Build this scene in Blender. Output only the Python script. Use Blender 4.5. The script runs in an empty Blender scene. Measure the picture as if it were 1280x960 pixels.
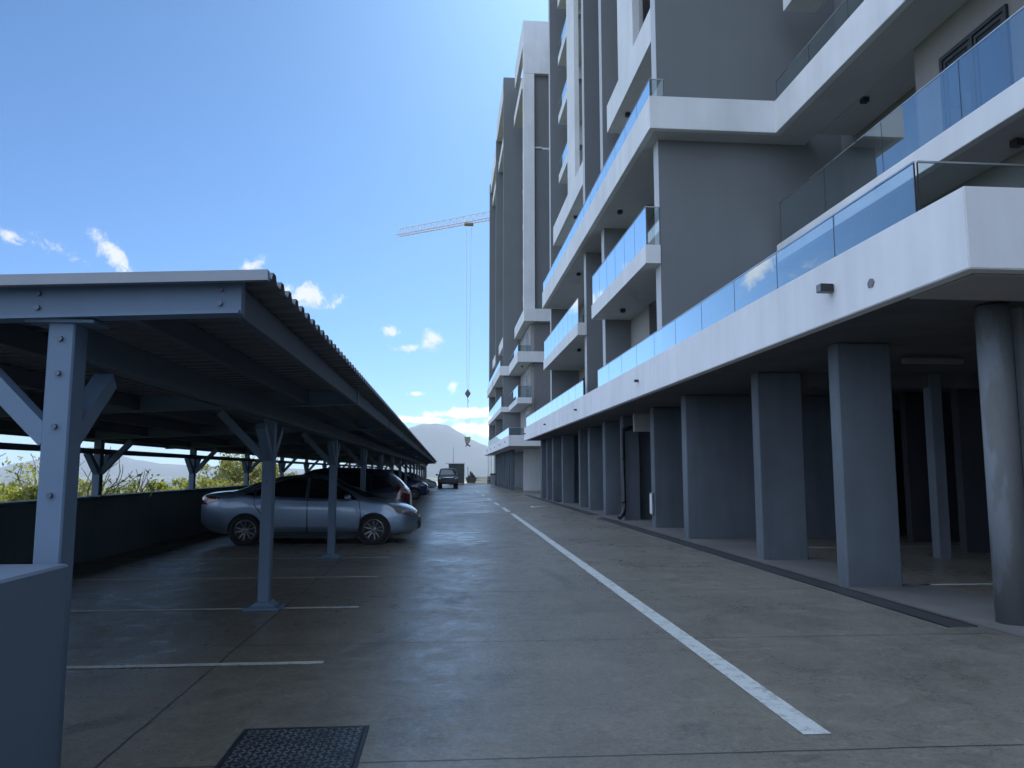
import bpy, bmesh, math, random
from mathutils import Vector, Matrix
from mathutils.bvhtree import BVHTree
R = math.radians
scene = bpy.context.scene
COL = scene.collection

# ------------------------------------------------------------------ camera
cam = bpy.data.cameras.new('camera')
cam_ob = bpy.data.objects.new('camera', cam); COL.objects.link(cam_ob)
cam.sensor_width = 36.0; cam.lens = 36.0 * 962 / 1280
cam.clip_start = 0.05; cam.clip_end = 20000
cam_ob.location = (0, 0, 1.54)
cam_ob.rotation_euler = (R(90 + 6.464), 0, R(-4.9))
scene.camera = cam_ob

# ------------------------------------------------------------------ world, sun, exposure
SUN_AZ, SUN_EL = 14.0, 40.0          # degrees to the right of the road direction, above the horizon
w = bpy.data.worlds.new('World'); scene.world = w; w.use_nodes = True
nt = w.node_tree; nt.nodes.clear()
def wn(t, **kw):
    n = nt.nodes.new(t)
    for k, v in kw.items(): setattr(n, k, v)
    return n
def L(a, b): nt.links.new(a, b)
out = wn('ShaderNodeOutputWorld'); bg = wn('ShaderNodeBackground')
sky = wn('ShaderNodeTexSky', sky_type='NISHITA', sun_disc=False, sun_elevation=R(SUN_EL), sun_rotation=R(SUN_AZ),
         air_density=1.0, dust_density=7.0, ozone_density=10.0, altitude=3000)
bg.inputs['Strength'].default_value = 0.077
geo = wn('ShaderNodeNewGeometry')
vdir = wn('ShaderNodeVectorMath', operation='SCALE'); vdir.inputs['Scale'].default_value = -1.0
L(geo.outputs['Incoming'], vdir.inputs[0])
# a few small clouds: soft lumps at fixed bearings in the sky, broken up by noise
def dir_of(az, el):
    a, e = R(az), R(el); return (math.sin(a) * math.cos(e), math.cos(a) * math.cos(e), math.sin(e))
noi = wn('ShaderNodeTexNoise', noise_dimensions='3D'); noi.inputs['Scale'].default_value = 34; noi.inputs['Detail'].default_value = 8
noi.inputs['Roughness'].default_value = 0.72; noi.inputs['Distortion'].default_value = 0.5
L(vdir.outputs[0], noi.inputs['Vector'])
CLOUDS = [  # azimuth, elevation, half width deg, half height deg, tilt deg, strength
    (-28.9, 14.6, 1.7, 0.6, 0, .62), (-26.0, 14.1, 1.9, 0.5, -30, .78), (-23.1, 14.2, 2.2, .6, -50, 1.05), (-14.0, 14.5, 1.0, .5, 25, .95),
    (-10.4, 12.7, 2.5, .85, -8, 1.15), (-4.2, 10.3, .85, .45, -20, 1.05), (-1.05, 9.7, .95, .7, 30, 1.1), (-3.2, 9.1, 1.0, .3, 0, .95),
    (-2.1, 5.7, .8, .22, 0, 1.1), (1.6, 4.3, 3.4, .36, 1, 1.55), (3.2, 3.1, 3.2, .6, 0, 1.6), (-1.8, 3.75, 2.6, .30, 0, 1.4), (.5, 6.3, .4, .7, 0, .8),
    (-33, 9, 3, .8, 4, .9)]
acc = None
for az, el, sa, se, tilt, st in CLOUDS:
    d = Vector(dir_of(az, el)); rt = Vector((math.cos(R(az)), -math.sin(R(az)), 0)); up = rt.cross(d)
    c, s = math.cos(R(tilt)), math.sin(R(tilt))
    ax = (rt * c + up * s) / math.tan(R(sa)); ay = (up * c - rt * s) / math.tan(R(se))
    sub = wn('ShaderNodeVectorMath', operation='SUBTRACT'); sub.inputs[1].default_value = d; L(vdir.outputs[0], sub.inputs[0])
    comb = wn('ShaderNodeCombineXYZ')
    for k, v in enumerate((ax, ay, d * 2.0)):
        dt = wn('ShaderNodeVectorMath', operation='DOT_PRODUCT'); dt.inputs[1].default_value = v; L(sub.outputs[0], dt.inputs[0])
        L(dt.outputs['Value'], comb.inputs[k])
    ln = wn('ShaderNodeVectorMath', operation='LENGTH'); L(comb.outputs[0], ln.inputs[0])
    mr = wn('ShaderNodeMapRange'); mr.inputs['From Min'].default_value = 0.0; mr.inputs['From Max'].default_value = 1.5
    mr.inputs['To Min'].default_value = st; mr.inputs['To Max'].default_value = 0.0; L(ln.outputs['Value'], mr.inputs['Value'])
    if acc is None: acc = mr.outputs[0]
    else:
        mx = wn('ShaderNodeMath', operation='MAXIMUM'); L(acc, mx.inputs[0]); L(mr.outputs[0], mx.inputs[1]); acc = mx.outputs[0]
# cloud density = mask + (noise-0.5)*k, thresholded softly
nm = wn('ShaderNodeMath', operation='MULTIPLY_ADD'); nm.inputs[1].default_value = 3.4; nm.inputs[2].default_value = -2.0
L(noi.outputs['Fac'], nm.inputs[0])
ad = wn('ShaderNodeMath', operation='ADD'); L(nm.outputs[0], ad.inputs[0]); L(acc, ad.inputs[1])
gate = wn('ShaderNodeMath', operation='GREATER_THAN'); gate.inputs[1].default_value = 0.004; L(acc, gate.inputs[0])
cm = wn('ShaderNodeMapRange', interpolation_type='SMOOTHSTEP'); cm.inputs['From Min'].default_value = 0.05; cm.inputs['From Max'].default_value = 0.75
cm.inputs['To Max'].default_value = 0.92
L(ad.outputs[0], cm.inputs['Value'])
gm = wn('ShaderNodeMath', operation='MULTIPLY'); L(cm.outputs[0], gm.inputs[0]); L(gate.outputs[0], gm.inputs[1])
mix = wn('ShaderNodeMix', data_type='RGBA'); L(gm.outputs[0], mix.inputs['Factor'])
tint = wn('ShaderNodeVectorMath', operation='MULTIPLY'); tint.inputs[1].default_value = (0.68, 0.98, 1.03)
L(sky.outputs[0], tint.inputs[0]); L(tint.outputs[0], mix.inputs['A']); sepd = wn('ShaderNodeSeparateXYZ'); L(vdir.outputs[0], sepd.inputs[0])
lowb = wn('ShaderNodeMapRange'); lowb.inputs['From Min'].default_value = 0.055; lowb.inputs['From Max'].default_value = 0.13; lowb.inputs['To Min'].default_value = 2.6; lowb.inputs['To Max'].default_value = 1.0
L(sepd.outputs['Z'], lowb.inputs['Value'])
cb = wn('ShaderNodeVectorMath', operation='SCALE'); cb.inputs[0].default_value = (6.9, 7.0, 7.2); L(lowb.outputs[0], cb.inputs['Scale']); L(cb.outputs[0], mix.inputs['B'])
# unseen bright cloud bank added behind and left of the viewpoint as fill light
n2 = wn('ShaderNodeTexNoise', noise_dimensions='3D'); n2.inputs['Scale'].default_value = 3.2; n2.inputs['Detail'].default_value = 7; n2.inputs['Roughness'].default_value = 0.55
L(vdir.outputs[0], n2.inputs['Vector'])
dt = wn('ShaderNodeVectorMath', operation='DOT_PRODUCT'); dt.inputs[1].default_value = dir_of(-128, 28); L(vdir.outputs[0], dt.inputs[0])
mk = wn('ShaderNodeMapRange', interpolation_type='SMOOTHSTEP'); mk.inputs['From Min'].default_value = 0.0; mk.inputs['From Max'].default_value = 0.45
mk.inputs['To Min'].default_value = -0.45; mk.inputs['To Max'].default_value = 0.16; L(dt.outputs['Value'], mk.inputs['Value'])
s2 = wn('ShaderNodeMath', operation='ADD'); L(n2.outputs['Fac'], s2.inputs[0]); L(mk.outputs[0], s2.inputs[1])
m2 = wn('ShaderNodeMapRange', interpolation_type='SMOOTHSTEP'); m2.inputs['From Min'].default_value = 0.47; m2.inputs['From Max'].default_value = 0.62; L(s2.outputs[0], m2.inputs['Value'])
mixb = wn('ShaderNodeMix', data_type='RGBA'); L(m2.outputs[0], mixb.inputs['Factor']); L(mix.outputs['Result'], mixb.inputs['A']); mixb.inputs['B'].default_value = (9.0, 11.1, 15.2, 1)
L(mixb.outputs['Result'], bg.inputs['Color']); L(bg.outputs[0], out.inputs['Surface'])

sun = bpy.data.lights.new('sun', 'SUN'); sun.energy = 3.2; sun.angle = R(0.53); sun.color = (1.0, 0.95, 0.87)
sun_ob = bpy.data.objects.new('sun', sun); COL.objects.link(sun_ob)
sun_ob.rotation_euler = Vector(dir_of(SUN_AZ, SUN_EL)).to_track_quat('Z', 'Y').to_euler()
sun_ob.location = (20, 60, 80)
vs = scene.view_settings
vs.view_transform = 'Standard'; vs.look = 'None'; vs.gamma = 1.0; vs.use_curve_mapping = False
vs.exposure = 0.87
scene.render.engine = 'CYCLES'
cy = scene.cycles
cy.use_denoising = True; cy.max_bounces = 8; cy.diffuse_bounces = 4; cy.glossy_bounces = 4; cy.transmission_bounces = 4
cy.transparent_max_bounces = 16; cy.volume_bounces = 1
try:
    cy.use_adaptive_sampling = True; cy.adaptive_threshold = 0.015
except Exception: pass

# ------------------------------------------------------------------ materials
class NT:
    def __init__(self, name):
        self.m = bpy.data.materials.new(name); self.m.use_nodes = True
        self.t = self.m.node_tree; self.t.nodes.clear()
        self.out = self.n('ShaderNodeOutputMaterial')
        self.pos = self.n('ShaderNodeNewGeometry').outputs['Position']
    def n(self, t, **kw):
        n = self.t.nodes.new(t)
        for k, v in kw.items(): setattr(n, k, v)
        return n
    def l(self, a, b): self.t.links.new(a, b)
    def setv(self, sock, v):
        if hasattr(v, 'bl_idname') or isinstance(v, bpy.types.NodeSocket): self.l(v, sock)
        else: sock.default_value = v
    def noise(self, scale, detail=4, rough=0.55, vec=None, dist=0.0, stretch=None):
        n = self.n('ShaderNodeTexNoise'); n.inputs['Scale'].default_value = scale; n.inputs['Detail'].default_value = detail
        n.inputs['Roughness'].default_value = rough; n.inputs['Distortion'].default_value = dist
        v = vec or self.pos
        if stretch:
            mp = self.n('ShaderNodeVectorMath', operation='MULTIPLY'); mp.inputs[1].default_value = stretch; self.l(v, mp.inputs[0]); v = mp.outputs[0]
        self.l(v, n.inputs['Vector']); return n.outputs['Fac']
    def ramp(self, f, a, b, lo=0.0, hi=1.0, smooth=False):
        n = self.n('ShaderNodeMapRange', interpolation_type='SMOOTHSTEP' if smooth else 'LINEAR')
        n.inputs['From Min'].default_value = a; n.inputs['From Max'].default_value = b
        n.inputs['To Min'].default_value = lo; n.inputs['To Max'].default_value = hi
        self.l(f, n.inputs['Value']); return n.outputs[0]
    def math(self, op, a, b=None, c=None):
        n = self.n('ShaderNodeMath', operation=op)
        for k, v in enumerate((a, b, c)):
            if v is not None: self.setv(n.inputs[k], v)
        return n.outputs[0]
    def mix(self, f, a, b, blend='MIX'):
        n = self.n('ShaderNodeMix', data_type='RGBA', blend_type=blend)
        self.setv(n.inputs['Factor'], f); self.setv(n.inputs['A'], a); self.setv(n.inputs['B'], b); return n.outputs['Result']
    def bump(self, h, strength=0.3, dist=0.02):
        n = self.n('ShaderNodeBump'); n.inputs['Strength'].default_value = strength; n.inputs['Distance'].default_value = dist
        self.l(h, n.inputs['Height']); return n.outputs[0]
    def bsdf(self, color, rough=0.6, metal=0.0, normal=None, spec=0.5, coat=0.0, coat_rough=0.03):
        b = self.n('ShaderNodeBsdfPrincipled')
        self.setv(b.inputs['Base Color'], color); self.setv(b.inputs['Roughness'], rough); self.setv(b.inputs['Metallic'], metal)
        b.inputs['Specular IOR Level'].default_value = spec; b.inputs['Coat Weight'].default_value = coat; b.inputs['Coat Roughness'].default_value = coat_rough
        if normal is not None: self.l(normal, b.inputs['Normal'])
        self.l(b.outputs[0], self.out.inputs['Surface']); return b

def c4(r, g, b): return (r, g, b, 1.0)
def plain(name, col, rough=0.5, metal=0.0, spec=0.5, var=0.12, scale=3.0, coat=0.0):
    t = NT(name)
    f = t.noise(scale, 5, 0.6)
    k = t.ramp(f, 0.3, 0.7, 1 - var, 1 + var)
    c = t.n('ShaderNodeVectorMath', operation='SCALE'); c.inputs[0].default_value = col; t.l(k, c.inputs['Scale'])
    r = t.ramp(f, 0.3, 0.7, max(0.02, rough - 0.06), min(1, rough + 0.06))
    t.bsdf(c.outputs[0], r, metal, None, spec, coat); return t.m
def stucco(name, col, rough=0.8, stain=0.12, bump=0.25):
    t = NT(name)
    big = t.noise(0.55, 5, 0.6); drip = t.noise(1.0, 5, 0.6, stretch=(2.2, 2.2, 0.18)); fine = t.noise(140, 2, 0.5)
    k = t.ramp(big, 0.3, 0.7, 1 - stain, 1 + stain * 0.6)
    k2 = t.ramp(drip, 0.35, 0.7, 1 + stain * 0.4, 1 - stain * 0.8)
    kk = t.math('MULTIPLY', k, k2)
    c = t.n('ShaderNodeVectorMath', operation='SCALE'); c.inputs[0].default_value = col; t.l(kk, c.inputs['Scale'])
    wob = t.noise(3.0, 3, 0.5)
    h = t.math('MULTIPLY_ADD', fine, 0.15, t.math('MULTIPLY', wob, 1.0))
    t.bsdf(c.outputs[0], rough, 0, t.bump(h, bump, 0.012), 0.35); return t.m

M = {}
M['white'] = stucco('white_painted_plaster', (0.71, 0.71, 0.705), 0.75, 0.09, 0.22)
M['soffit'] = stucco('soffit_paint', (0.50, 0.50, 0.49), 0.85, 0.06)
M['grey'] = stucco('dark_grey_plaster', (0.176, 0.184, 0.187), 0.75, 0.05)
M['beige'] = stucco('warm_grey_plaster', (0.36, 0.345, 0.325), 0.8, 0.07)
M['taupe'] = stucco('taupe_plaster', (0.24, 0.225, 0.21), 0.8, 0.08)
M['midgrey'] = stucco('mid_grey_plaster', (0.19, 0.185, 0.185), 0.8, 0.08)
M['edge'] = stucco('pale_blade_edge', (0.50, 0.51, 0.53), 0.8, 0.07)
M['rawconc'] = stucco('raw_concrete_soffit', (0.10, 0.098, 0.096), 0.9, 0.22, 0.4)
M['black'] = plain('black_metal', (0.018, 0.019, 0.021), 0.45)
M['lampgrey'] = plain('lamp_grey', (0.16, 0.17, 0.18), 0.45)
M['alu'] = plain('aluminium', (0.55, 0.56, 0.57), 0.32, 1.0)
M['pipe'] = plain('black_plastic_pipe', (0.012, 0.013, 0.015), 0.4)
M['steel'] = stucco('blue_grey_steel_paint', (0.125, 0.185, 0.262), 0.5, 0.10, 0.06)
M['steel_dark'] = stucco('purlin_steel_paint', (0.08, 0.10, 0.13), 0.6, 0.10, 0.06)
M['bolt'] = plain('bolt_steel', (0.09, 0.11, 0.14), 0.4, 0.6)
M['sheet'] = plain('roof_sheet_paint', (0.10, 0.11, 0.125), 0.5, 0.0, 0.5, 0.10, 1.2)
M['trim'] = plain('flashing_metal', (0.20, 0.215, 0.235), 0.4, 0.5, 0.5, 0.1)
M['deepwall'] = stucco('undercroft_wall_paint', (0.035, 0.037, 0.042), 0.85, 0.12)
M['wall'] = stucco('boundary_wall_paint', (0.14, 0.19, 0.195), 0.85, 0.12)
M['block'] = stucco('block_wall_paint', (0.14, 0.185, 0.25), 0.7, 0.08, 0.2)
M['pillar'] = stucco('pillar_paint', (0.12, 0.14, 0.16), 0.8, 0.22, 0.45)
M['rubber'] = plain('tyre_rubber', (0.018, 0.018, 0.019), 0.8)
M['rim'] = plain('alloy_rim', (0.17, 0.175, 0.18), 0.35, 0.9)
M['carglass'] = plain('tinted_car_glass', (0.008, 0.009, 0.011), 0.04, 0.0, 0.8, 0.05)
M['chrome'] = plain('chrome', (0.7, 0.7, 0.72), 0.12, 1.0, 0.5, 0.05)
M['headlamp'] = plain('headlamp_lens', (0.12, 0.13, 0.145), 0.06, 0.2, 0.7, 0.1, 30, 1.0)
M['taillamp'] = plain('tail_lamp_red', (0.09, 0.007, 0.010), 0.2, 0.0, 0.6, 0.1, 30, 1.0)
M['trimblack'] = plain('black_plastic', (0.014, 0.015, 0.017), 0.5)
def paint(name, col, metal=0.35, coat=0.9):
    t = NT(name); f = t.noise(1800, 1, 0.5)
    c = t.n('ShaderNodeVectorMath', operation='SCALE'); c.inputs[0].default_value = col; t.l(t.ramp(f, 0.2, 0.8, 0.85, 1.15), c.inputs['Scale'])
    dust = t.noise(4, 5, 0.6); t.bsdf(c.outputs[0], t.ramp(dust, 0.3, 0.7, 0.30, 0.42), metal, None, 0.5, coat, 0.04); return t.m
M['paint_silver'] = paint('silver_blue_car_paint', (0.19, 0.265, 0.35), 0.75)
M['paint_dark'] = paint('black_car_paint', (0.008, 0.013, 0.036), 0.1, 0.35)
M['paint_navy'] = paint('navy_car_paint', (0.012, 0.03, 0.115), 0.3)
M['paint_pale'] = paint('pale_silver_car_paint', (0.34, 0.37, 0.40), 0.45)
M['paint_pickup'] = plain('dark_pickup_paint', (0.014, 0.016, 0.02), 0.45, 0.0, 0.35)

def pane(name, tint, refl_boost=1.0):
    t = NT(name)
    g = t.n('ShaderNodeNewGeometry')
    fr = t.n('ShaderNodeFresnel'); fr.inputs['IOR'].default_value = 1.52
    f = t.math('MULTIPLY', fr.outputs[0], t.math('SUBTRACT', 1.0, g.outputs['Backfacing']))
    f = t.math('MINIMUM', t.math('MULTIPLY_ADD', f, 3.2 * refl_boost, t.math('MULTIPLY', t.math('SUBTRACT', 1.0, g.outputs['Backfacing']), 0.13)), 0.97)
    tr = t.n('ShaderNodeBsdfTransparent')
    dirt = t.noise(2.2, 5, 0.6)
    tc = t.mix(t.ramp(dirt, 0.3, 0.75), tint, tuple(x * 0.92 for x in tint[:3]) + (1,)); t.l(tc, tr.inputs['Color'])
    gl = t.n('ShaderNodeBsdfGlossy'); gl.inputs['Roughness'].default_value = 0.015; gl.inputs['Color'].default_value = (0.90, 0.98, 1.0, 1)
    wv = t.noise(0.9, 2, 0.4); t.l(t.bump(wv, 0.02, 0.05), gl.inputs['Normal'])
    mx = t.n('ShaderNodeMixShader'); t.l(f, mx.inputs[0]); t.l(tr.outputs[0], mx.inputs[1]); t.l(gl.outputs[0], mx.inputs[2])
    t.l(mx.outputs[0], t.out.inputs['Surface']); return t.m
M['glass'] = pane('balustrade_glass', c4(0.80, 0.87, 0.88))
M['winglass'] = plain('window_glass', (0.02, 0.024, 0.028), 0.03, 0.0, 0.9, 0.05)

# ground materials
def concrete_ground():
    t = NT('polished_site_concrete')
    big = t.noise(0.22, 6, 0.6); mid = t.noise(1.1, 6, 0.62, dist=0.6)
    streak = t.noise(1.0, 6, 0.65, stretch=(0.9, 1.7, 1.0), dist=1.2)
    track = t.noise(1.0, 4, 0.5, stretch=(2.4, 0.06, 1.0), dist=0.3)
    fine = t.noise(28, 5, 0.7); grit = t.noise(220, 3, 0.6)
    colf = t.math('ADD', t.math('MULTIPLY', big, 0.45), t.math('ADD', t.math('MULTIPLY', mid, 0.25), t.math('MULTIPLY', streak, 0.3)))
    c = t.mix(t.ramp(colf, 0.34, 0.66), c4(0.092, 0.088, 0.074), c4(0.225, 0.205, 0.163))
    c = t.mix(t.ramp(fine, 0.35, 0.75, 0, 0.35), c, c4(0.29, 0.26, 0.205))
    stain = t.noise(0.7, 6, 0.7, dist=1.2)
    c = t.mix(t.ramp(stain, 0.60, 0.72, 0, 0.55, True), c, c4(0.045, 0.045, 0.046))
    c = t.mix(t.ramp(track, 0.58, 0.75, 0, 0.28, True), c, c4(0.06, 0.06, 0.062))
    # trowel mottling and worn tyre arcs
    mot = t.noise(13, 7, 0.78, dist=1.8)
    c = t.mix(t.ramp(mot, 0.50, 0.64, 0, 0.40, True), c, c4(0.32, 0.30, 0.255))
    c = t.mix(t.ramp(mot, 0.36, 0.47, 0.45, 0, True), c, c4(0.065, 0.063, 0.058))
    sep = t.n('ShaderNodeSeparateXYZ'); t.l(t.pos, sep.inputs[0])
    tyre = None
    for cx_, cy_, r_ in ((-7.2, 10.5, 7.4), (-7.2, 10.5, 8.9), (9.5, 21.0, 7.6), (9.5, 21.0, 9.1), (-9.5, 21.5, 9.9), (-9.5, 21.5, 11.4)):
        qx = t.math('POWER', t.math('SUBTRACT', sep.outputs['X'], cx_), 2.0); qy = t.math('POWER', t.math('SUBTRACT', sep.outputs['Y'], cy_), 2.0)
        m_ = t.ramp(t.math('ABSOLUTE', t.math('SUBTRACT', t.math('SQRT', t.math('ADD', qx, qy)), r_)), 0.05, 0.13, 1.0, 0.0, True)
        tyre = m_ if tyre is None else t.math('MAXIMUM', tyre, m_)
    tyre = t.math('MULTIPLY', tyre, t.ramp(t.noise(0.5, 4, 0.6), 0.45, 0.62, 0.0, 0.42, True))
    c = t.mix(tyre, c, c4(0.045, 0.045, 0.047))
    # saw cuts
    wob = t.math('MULTIPLY', t.math('SUBTRACT', t.noise(2.5, 3, 0.5), 0.5), 0.03)
    yy = t.math('ADD', t.math('ADD', sep.outputs['Y'], t.math('MULTIPLY', sep.outputs['X'], 0.012)), wob)
    dy = t.math('ABSOLUTE', t.math('SUBTRACT', t.math('MODULO', t.math('ADD', yy, 100.78), 2.88), 1.44))
    dx = t.math('ABSOLUTE', t.math('ADD', t.math('ADD', sep.outputs['X'], 1.81), wob))
    cut = t.math('MINIMUM', dy, dx)
    cutm = t.ramp(cut, 0.004, 0.014, 1.0, 0.0)
    c = t.mix(t.math('MULTIPLY', cutm, 0.85), c, c4(0.02, 0.02, 0.02))
    rf = t.math('ADD', t.math('MULTIPLY', t.noise(0.30, 5, 0.65, dist=0.7), 0.30), t.math('ADD', t.math('MULTIPLY', t.noise(2.6, 8, 0.78, dist=0.5, stretch=(1.2, 1.0, 1)), 0.34), t.math('MULTIPLY', t.noise(17, 6, 0.8, dist=2.2), 0.36)))
    rough = t.ramp(rf, 0.425, 0.585, 0.24, 0.56)
    h = t.math('ADD', t.math('MULTIPLY', t.noise(4.5, 6, 0.65, dist=1.2, stretch=(1.0, 1.0, 1)), 0.42), t.math('MULTIPLY', fine, 0.2))
    h = t.math('ADD', h, t.math('MULTIPLY', grit, 0.03))
    h = t.math('SUBTRACT', h, t.math('MULTIPLY', cutm, 0.4))
    t.bsdf(c, rough, 0, t.bump(h, 0.11, 0.03), 0.5)
    return t.m
M['ground'] = concrete_ground()
def terrain_mat():
    t = NT('scrubland')
    a = t.noise(0.02, 6, 0.6); b = t.noise(0.4, 6, 0.65)
    c = t.mix(t.ramp(a, 0.35, 0.65), c4(0.10, 0.12, 0.035), c4(0.22, 0.20, 0.08))
    c = t.mix(t.ramp(b, 0.4, 0.65), c, c4(0.05, 0.075, 0.022))
    t.bsdf(c, 0.95, 0, t.bump(b, 0.6, 0.4), 0.1); return t.m
M['terrain'] = terrain_mat()
def hill_mat():
    t = NT('mountain_slopes')
    a = t.noise(0.004, 7, 0.62); b = t.noise(0.03, 6, 0.6)
    c = t.mix(t.ramp(a, 0.35, 0.65), c4(0.035, 0.042, 0.03), c4(0.075, 0.072, 0.055))
    c = t.mix(t.ramp(b, 0.45, 0.7, 0, 0.5), c, c4(0.05, 0.06, 0.03))
    t.bsdf(c, 0.95, 0, None, 0.05); return t.m
M['hill'] = hill_mat()
M['sand'] = plain('pale_earth', (0.42, 0.38, 0.31), 0.95, 0, 0.1, 0.25, 0.8)
def paint_line():
    t = NT('worn_white_line_paint')
    f = t.noise(9, 6, 0.7); g = t.noise(60, 3, 0.6)
    m = t.ramp(t.math('ADD', t.math('MULTIPLY', f, 0.7), t.math('MULTIPLY', g, 0.3)), 0.36, 0.50)
    c = t.mix(m, c4(0.25, 0.255, 0.24), c4(0.54, 0.575, 0.545)); t.bsdf(c, 0.6, 0, None, 0.4); return t.m
M['line'] = paint_line()
M['grate'] = None
def grate_mat():
    t = NT('drain_grating')
    sep = t.n('ShaderNodeSeparateXYZ'); t.l(t.pos, sep.inputs[0])
    s = t.math('PINGPONG', sep.outputs['Y'], 0.02)
    m = t.ramp(s, 0.006, 0.012)
    c = t.mix(m, c4(0.035, 0.036, 0.037), c4(0.12, 0.125, 0.125)); t.bsdf(c, 0.5, 0.4, t.bump(m, 0.6, 0.01), 0.5); return t.m
M['grate'] = grate_mat()
M['cover'] = plain('cast_cover_iron', (0.045, 0.055, 0.065), 0.40, 0.55, 0.5, 0.25, 6)
M['bark'] = plain('grey_bark', (0.20, 0.175, 0.145), 0.9, 0, 0.1, 0.3, 6)
def leaf(name, ca, cb):
    t = NT(name)
    f = t.noise(1.6, 3, 0.6); f2 = t.noise(14, 2, 0.5)
    c = t.mix(t.ramp(t.math('ADD', t.math('MULTIPLY', f, .6), t.math('MULTIPLY', f2, .4)), 0.36, 0.64), ca, cb)
    d = t.n('ShaderNodeBsdfDiffuse'); t.l(c, d.inputs['Color']); tl = t.n('ShaderNodeBsdfTranslucent')
    c2 = t.mix(0.5, c, c4(0.32, 0.36, 0.06)); t.l(c2, tl.inputs['Color'])
    gl = t.n('ShaderNodeBsdfGlossy'); gl.inputs['Roughness'].default_value = 0.45; gl.inputs['Color'].default_value = (.5, .5, .5, 1)
    m1 = t.n('ShaderNodeMixShader'); m1.inputs[0].default_value = 0.55; t.l(d.outputs[0], m1.inputs[1]); t.l(tl.outputs[0], m1.inputs[2])
    m2 = t.n('ShaderNodeMixShader'); m2.inputs[0].default_value = 0.06; t.l(m1.outputs[0], m2.inputs[1]); t.l(gl.outputs[0], m2.inputs[2])
    t.l(m2.outputs[0], t.out.inputs['Surface']); return t.m
M['leaf_lime'] = leaf('yellow_green_leaves', c4(0.17, 0.19, 0.03), c4(0.36, 0.36, 0.08))
M['leaf_olive'] = leaf('olive_leaves', c4(0.12, 0.135, 0.04), c4(0.26, 0.25, 0.085))
M['leaf_dark'] = leaf('dark_leaves', c4(0.035, 0.06, 0.02), c4(0.09, 0.11, 0.035))

# ------------------------------------------------------------------ helpers
def obj(name, bm, mat, parent=None, smooth=False):
    me = bpy.data.meshes.new(name)
    bm.normal_update(); bm.to_mesh(me); bm.free()
    if smooth:
        for p in me.polygons: p.use_smooth = True
    for m in (mat if isinstance(mat, (list, tuple)) else [mat]): me.materials.append(m)
    o = bpy.data.objects.new(name, me); COL.objects.link(o)
    if parent is not None: o.parent = parent
    return o
def tag(o, label=None, cat=None, group=None, kind=None):
    if label: o['label'] = label
    if cat: o['category'] = cat
    if group: o['group'] = group
    if kind: o['kind'] = kind
    return o
def thing(name, label, cat, loc=(0, 0, 0), rz=0, group=None):
    o = bpy.data.objects.new(name, None); COL.objects.link(o); o.location = loc; o.rotation_euler = (0, 0, rz)
    return tag(o, label, cat, group)
def structure(name, bm, mat):
    o = obj(name, bm, mat); o['kind'] = 'structure'; return o
def copy_tree(o, parent=None):
    c = o.copy(); COL.objects.link(c)
    if parent is not None: c.parent = parent
    for ch in list(o.children): copy_tree(ch, c)
    return c
def box(bm, x0, x1, y0, y1, z0, z1, bev=0.0):
    mt = Matrix.Translation(((x0 + x1) / 2, (y0 + y1) / 2, (z0 + z1) / 2)) @ Matrix.Diagonal((abs(x1 - x0), abs(y1 - y0), abs(z1 - z0), 1))
    r = bmesh.ops.create_cube(bm, size=1.0, matrix=mt)
    if bev:
        es = list({e for v in r['verts'] for e in v.link_edges})
        bmesh.ops.bevel(bm, geom=es, offset=bev, segments=1, affect='EDGES')
    return bm
def bx(*a, **k): return box(bmesh.new(), *a, **k)
def tube(bm, pts, r0, r1=None, seg=8, cap=True):
    pts = [Vector(p) for p in pts]; r1 = r0 if r1 is None else r1
    rings = []; n = len(pts)
    for i, p in enumerate(pts):
        d = (pts[min(i + 1, n - 1)] - pts[max(i - 1, 0)]).normalized()
        a = d.cross(Vector((0, 0, 1)))
        if a.length < 1e-3: a = d.cross(Vector((1, 0, 0)))
        a.normalize(); b = d.cross(a)
        rr = r0 + (r1 - r0) * i / max(1, n - 1)
        rings.append([bm.verts.new(p + (a * math.cos(2 * math.pi * k / seg) + b * math.sin(2 * math.pi * k / seg)) * rr) for k in range(seg)])
    for i in range(n - 1):
        for k in range(seg):
            bm.faces.new((rings[i][k], rings[i][(k + 1) % seg], rings[i + 1][(k + 1) % seg], rings[i + 1][k]))
    if cap:
        bm.faces.new(rings[0][::-1]); bm.faces.new(rings[-1])
    return bm
def bar(bm, p, q, wx, wy, up=(0, 0, 1)):
    """rectangular bar from p to q"""
    p, q = Vector(p), Vector(q); d = (q - p).normalized(); u = Vector(up)
    a = d.cross(u).normalized(); b = a.cross(d).normalized()
    vs = []
    for c in (p, q):
        for sa, sb in ((-1, -1), (1, -1), (1, 1), (-1, 1)): vs.append(bm.verts.new(c + a * sa * wx / 2 + b * sb * wy / 2))
    for f in ((0, 1, 2, 3), (7, 6, 5, 4), (0, 4, 5, 1), (1, 5, 6, 2), (2, 6, 7, 3), (3, 7, 4, 0)): bm.faces.new([vs[i] for i in f])
    return bm
def prism(bm, poly, lo, hi, axis):
    """closed prism over polygon; axis: which coordinate is extruded (0,1,2)"""
    def P(a, b, c): return ((c, a, b), (a, c, b), (a, b, c))[axis]
    n = len(poly)
    A = [bm.verts.new(P(a, b, lo)) for a, b in poly]; B = [bm.verts.new(P(a, b, hi)) for a, b in poly]
    bm.faces.new(A); bm.faces.new(B[::-1])
    for i in range(n): bm.faces.new((A[(i + 1) % n], A[i], B[i], B[(i + 1) % n]))
    bmesh.ops.recalc_face_normals(bm, faces=bm.faces[:]); return bm

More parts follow.
